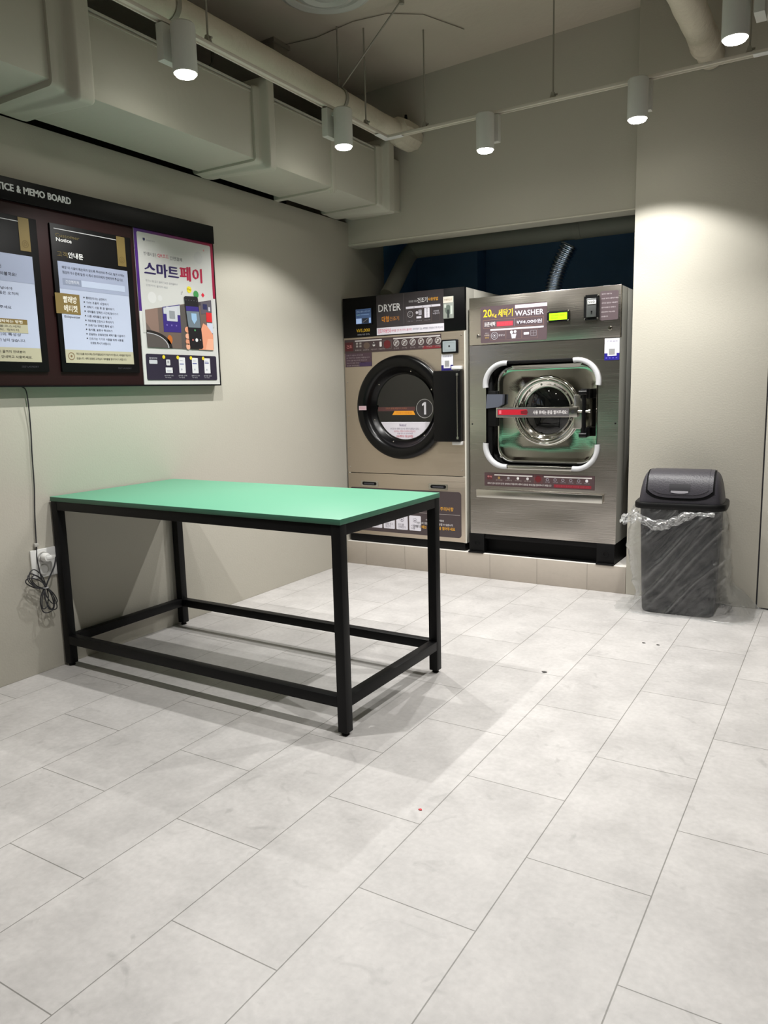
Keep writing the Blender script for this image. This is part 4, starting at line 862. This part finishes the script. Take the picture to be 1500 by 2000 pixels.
# ================================================================ TRASH BIN + BAG
BC = Vector((2.182, 4.112, 0)); BR = math.radians(4)
BM_ = Matrix.Translation(BC) @ Matrix.Rotation(BR, 4, 'Z')
bn = empty('trash_bin', BC, 'grey swing lid trash bin standing inside a clear plastic bag', 'trash bin')
def sup(a, bq, z, n=40, e=6):
    P = []
    for k in range(n):
        t = 2*PI*k/n; c, s = math.cos(t), math.sin(t)
        P.append(BM_ @ Vector((a*math.copysign(abs(c)**(2/e), c), bq*math.copysign(abs(s)**(2/e), s), z)))
    return P
def ringcap(b, P):
    b.bm.faces.new([b.bm.verts.new(p) for p in P])
b = MB(); S = [sup(.158, .100, .004), sup(.166, .107, .0015), sup(.172, .112, .012), sup(.176, .115, .10), sup(.183, .121, .30), sup(.191, .128, .545), sup(.188, .125, .548), sup(.170, .11, .30)]
b.grid(S, None, cv=True); ringcap(b, S[0]); ringcap(b, S[-1]); b.build('bin_body', BINM, bn, ang=50)
b = MB(); S = [sup(.195, .130, .540), sup(.213, .146, .541), sup(.216, .149, .546), sup(.216, .149, .566), sup(.213, .146, .572), sup(.198, .132, .574), sup(.17, .11, .573)]
b.grid(S, None, cv=True); b.build('lid_rim', LIDB, bn, ang=50)
def dome(x, z, off=0, n=2.4, m_=9):
    a = .199-.020*(z/.150)+off; bb = .132+off; c = .150+off
    v = 1-min(1, abs(z/c))**n-min(1, abs(x/a))**m_
    return bb*max(v, 0)**(1/n)
# shell of the dome from (phi, x) parametrisation
b = MB(); P = []
for i in range(41):
    ph = PI*i/40; row = []
    for k in range(49):
        s_ = -1+2*k/48; s_ = math.sin(math.sin(s_*PI/2)*PI/2)
        k_ = max(0, 1-abs(s_)**18)**(1/2.6); z = .150*k_*max(0, math.sin(ph))**(2/2.6); y = -.132*k_*math.copysign(abs(math.cos(ph))**(2/2.6), math.cos(ph))
        a = .199-.017*(z/.150); row.append(BM_ @ Vector((a*s_, y, .5735+z)))
    P.append(row)
b.grid(P, None); ld_ = b.build('lid_dome', LIDM, bn, ang=60)
def patch(off, hw, zlow, ulow, name, m, par, ztop=.150):
    b = MB(); P = []
    for i in range(25):
        s_ = -1+2*i/24; x = hw*s_; zb = zlow+ulow*(abs(s_)**5)*1.0-(.006*(1-s_*s_)); row = []
        p0 = math.asin(min(1, (zb/.150)**(2.6/2)))
        for k in range(17):
            ph = p0+(PI/2+.15-p0)*k/16; z = (.150+off)*math.sin(ph)**(2/2.6); y = -(.132+off)*math.copysign(abs(math.cos(ph))**(2/2.6), math.cos(ph))
            row.append(BM_ @ Vector((x, y, .5735+z)))
        P.append(row)
    b.grid(P, None); return b.build(name, m, par, ang=60)
patch(.0016, .158, .019, .03, 'flap_groove_shade', mat('groove_shade', (10, 10, 12), .7, spec=.1), ld_)  # black patch edging the flap paints the shade of its groove
fl = patch(.0042, .150, .031, .03, 'flap', LIDM, bn)
patch(.0062, .131, .045, .02, 'flap_face', LIDM, fl)
def fp(x, z, off):
    ph = math.asin(min(1, (z/.150)**1.3)); return BM_ @ Vector((x, -(.132+off)*math.cos(ph)**(2/2.6), .5735+z*(1+off/.15)))
b = MB(); b.grid([[fp(x, z, .0072) for z in (.058, .066, .074, .083, .090)] for x in (-.048, -.024, 0, .024, .048)], None); b.build('hand_recess_shade', mat('recess_shade', (34, 33, 38), .5), fl)  # flat dark patch paints the shade of the grip recess
b = MB(); b.grid([[fp(x, z, .009) for z in (.050-.004*(1-(x/.04)**2), .058)] for x in (-.040, -.02, 0, .02, .040)], None); b.build('hand_lip_highlight', mat('lip_highlight', (150, 148, 154), .35), fl)  # pale strip paints the highlight along the grip lip

# clear bag draped around the bin
def film(name, haze, gl0, gl1, rough):
    m = bpy.data.materials.new(name); m.use_nodes = True; nt = m.node_tree; N = nt.nodes; Lk = nt.links
    for nd in list(N): N.remove(nd)
    out = N.new('ShaderNodeOutputMaterial'); tr = N.new('ShaderNodeBsdfTransparent'); gl = N.new('ShaderNodeBsdfGlossy'); df = N.new('ShaderNodeBsdfDiffuse'); tl = N.new('ShaderNodeBsdfTranslucent')
    gl.inputs['Roughness'].default_value = rough; gl.inputs['Color'].default_value = (1, 1, 1, 1); df.inputs['Color'].default_value = (.9, .92, .92, 1); tl.inputs['Color'].default_value = (.9, .92, .92, 1)
    tr.inputs['Color'].default_value = (.975, .98, .98, 1)
    tc = N.new('ShaderNodeTexCoord'); mr_ = N.new('ShaderNodeMapping'); mr_.inputs['Rotation'].default_value = (0, math.radians(42), 0); mp = N.new('ShaderNodeMapping'); mp.inputs['Scale'].default_value = (.3, .8, 1.6)
    nz = N.new('ShaderNodeTexNoise'); nz.inputs['Scale'].default_value = 22; nz.inputs['Detail'].default_value = 5; nz.inputs['Distortion'].default_value = 1.2
    Lk.new(tc.outputs['Object'], mr_.inputs['Vector']); Lk.new(mr_.outputs['Vector'], mp.inputs['Vector']); Lk.new(mp.outputs['Vector'], nz.inputs['Vector'])
    bp = N.new('ShaderNodeBump'); bp.inputs['Strength'].default_value = .55; bp.inputs['Distance'].default_value = .02
    Lk.new(nz.outputs['Fac'], bp.inputs['Height']); Lk.new(bp.outputs['Normal'], gl.inputs['Normal'])
    lw = N.new('ShaderNodeLayerWeight'); lw.inputs['Blend'].default_value = .35
    mr = N.new('ShaderNodeMapRange'); mr.inputs[3].default_value = gl0; mr.inputs[4].default_value = gl1; Lk.new(lw.outputs['Facing'], mr.inputs[0])
    mh = N.new('ShaderNodeMapRange'); mh.inputs[3].default_value = haze; mh.inputs[4].default_value = min(.8, haze*4+.12); Lk.new(lw.outputs['Facing'], mh.inputs[0])
    mm = N.new('ShaderNodeMixShader'); mm.inputs[0].default_value = .4; Lk.new(df.outputs[0], mm.inputs[1]); Lk.new(tl.outputs[0], mm.inputs[2])
    m2 = N.new('ShaderNodeMixShader'); Lk.new(mh.outputs[0], m2.inputs[0]); Lk.new(tr.outputs[0], m2.inputs[1]); Lk.new(mm.outputs[0], m2.inputs[2])
    m1 = N.new('ShaderNodeMixShader'); Lk.new(mr.outputs[0], m1.inputs[0]); Lk.new(m2.outputs[0], m1.inputs[1]); Lk.new(gl.outputs[0], m1.inputs[2]); Lk.new(m1.outputs[0], out.inputs[0])
    return m
bagm = film('clear_bag', .042, .034, .45, .17); fm = film('clear_bag_bunched', .16, .16, .6, .14)
def lerp(a, c, t): return a+(c-a)*t
def ridge(v, k=5): return max(0, 1-abs(noise.noise(v))*k)**2
b = MB(); P = []; NT, NH = 260, 96
_lp = rrect(-1, 1, -.68, .68, .16, 8); _len = [math.hypot(_lp[(k+1) % len(_lp)][0]-_lp[k][0], _lp[(k+1) % len(_lp)][1]-_lp[k][1]) for k in range(len(_lp))]
UNIT = []                         # evenly spaced points round the bin, in units of its half width and half depth
for k in range(NT):
    d_ = sum(_len)*k/NT; i_ = 0
    while d_ > _len[i_]: d_ -= _len[i_]; i_ += 1
    f_ = d_/_len[i_]; a_, c_ = _lp[i_], _lp[(i_+1) % len(_lp)]; UNIT.append((a_[0]+(c_[0]-a_[0])*f_, (a_[1]+(c_[1]-a_[1])*f_)/.68))
for j in range(NH+1):
    t = j/NH; z = .538*(1-t)+.004; row = []
    for k in range(NT):
        ux, uy = UNIT[k]; th = math.atan2(uy**3, ux**3); c, s = math.cos(th), math.sin(th)
        a0 = .190-.024*t; b0 = .128-.02*t
        px = a0*ux; py = b0*uy
        left = max(0, -c)**1.5; right = max(0, c)**1.5; front = max(0, -s)**2; back = max(0, s)**2
        o = .006+left*(.020+.038*math.sin(PI*min(1, t*1.25))+.030*max(0, t-.85)/.15)+right*(.006+.080*t**1.1+.050*max(0, t-.8)/.2)+front*(.005+.012*t)+back*.03*t
        corner = max(0, math.cos(th-math.radians(38)))**10; o += corner*(.02*t+.10*max(0, t-.72)/.28)
        q = px*.60+z*.80; r_ = -px*.80+z*.60        # q runs across the creases that fall from upper right to lower left
        cr = ridge(Vector((r_*10+1.3, q*.7, .4)), 4)*.012+ridge(Vector((r_*24, q*2.2, 3.3)), 4)*.005
        wr = noise.noise(Vector((px*14, py*14, z*10)))*.008+noise.noise(Vector((px*38, py*38, z*26)))*.0035
        side = min(1, (left+right)*1.3+t*.45)
        o = max(.003, o+cr+wr*(.35+.65*side))
        nx, ny = c, s*.85; l_ = math.hypot(nx, ny)
        v = BM_ @ Vector((px+nx/l_*o, py+ny/l_*o, max(.003, z+.006*noise.noise(Vector((c*4, s*4, t*9)))*min(1, t*3))))
        v.y = min(v.y, YF-.004)
        row.append(v)
    P.append(row)
for q_, e_ in ((.010, .006), (.022, .0035), (.036, .0025)):      # hem lying on the floor
    row = []
    for k in range(NT):
        ux, uy = UNIT[k]; th = math.atan2(uy**3, ux**3); c, s = math.cos(th), math.sin(th); base = P[NH][k]; d_ = (base-BC); d_.z = 0; d_.normalize()
        v = base+d_*q_*(1.0+.9*noise.noise(Vector((c*5, s*5, 3)))+1.4*max(0, -c)**2)
        v.z = e_+.003*abs(noise.noise(Vector((c*9, s*9, q_*90)))); v.y = min(v.y, YF-.004); row.append(v)
    P.append(row)
b.grid(P, None, cv=True)
bag = b.build('plastic_bag', bagm, ang=180); tag(bag, 'clear crinkled plastic bag pulled up around the grey trash bin', 'plastic bag')
# folded-over bunch under the rim
b = MB(); P = []
for k in range(121):
    u = k/120; x = lerp(-.205, .165, u); row = []
    lo = .012+.100*math.sin(PI*min(1, u*1.12+.10))**1.2*(1-u*.60); up = .058*math.sin(PI*min(1, u*1.5+.05)) if u < .63 else 0
    for j in range(17):
        v = j/16; z = .534-lerp(max(0, up)*.8, lo+.006, v)
        w_ = abs(noise.noise(Vector((x*34, v*3.5, 0))))*.018+abs(noise.noise(Vector((x*80, v*9, 4))))*.008
        yb = -.134-.006-.010*math.sin(PI*v)-w_
        row.append(BM_ @ Vector((x+.007*noise.noise(Vector((x*26, v*6, 7))), yb, z+.010*noise.noise(Vector((x*30, v*5, 5))))))
    P.append(row)
b.grid(P, None)
P = []
for k in range(25):
    u = k/24; row = []
    for j in range(15):
        v = j/14; x = -.196-.080*u-.01*v; z = .528-.030*u-.070*v*(1-.5*u)
        row.append(BM_ @ Vector((x+.010*noise.noise(Vector((u*7, v*8, 4))), -.08-.05*v+.02*math.sin(u*7)+.022*noise.noise(Vector((u*7, v*7, 1))), z+.016*noise.noise(Vector((u*6, v*6, 9))))))
    P.append(row)
b.grid(P, None); b.build('folded_hem', fm, bag, ang=180)

# ================================================================ SMALL BITS ON THE FLOOR
for i, (x, y, s_, lb, c) in enumerate(((1.877, 2.946, .010, 'dark scrap on the tiles alone in the middle of the floor', (70, 68, 66)), (2.147, 3.495, .007, 'dark scrap on the tiles in front of the bin, left of two', (60, 58, 56)),
                                       (2.209, 3.496, .007, 'dark scrap on the tiles in front of the bin, right of two', (60, 58, 56)), (1.930, 1.793, .005, 'tiny red speck on the pale floor tiles', (196, 60, 66)))):
    b = MB(); b.poly = None
    pts = [(x+s_*math.cos(a)*(1+.3*math.sin(3*a+i)), y+s_*.8*math.sin(a), .0005) for a in [2*PI*k/9 for k in range(9)]]
    b.prism(pts, (0, 0, .0018)); tag(b.build('floor_scrap', mat('scrap_%d' % i, c, .8)), lb, 'scrap', 'scraps on the floor')

bpy.data.objects.remove(_to); bpy.data.scenes.remove(_gs)
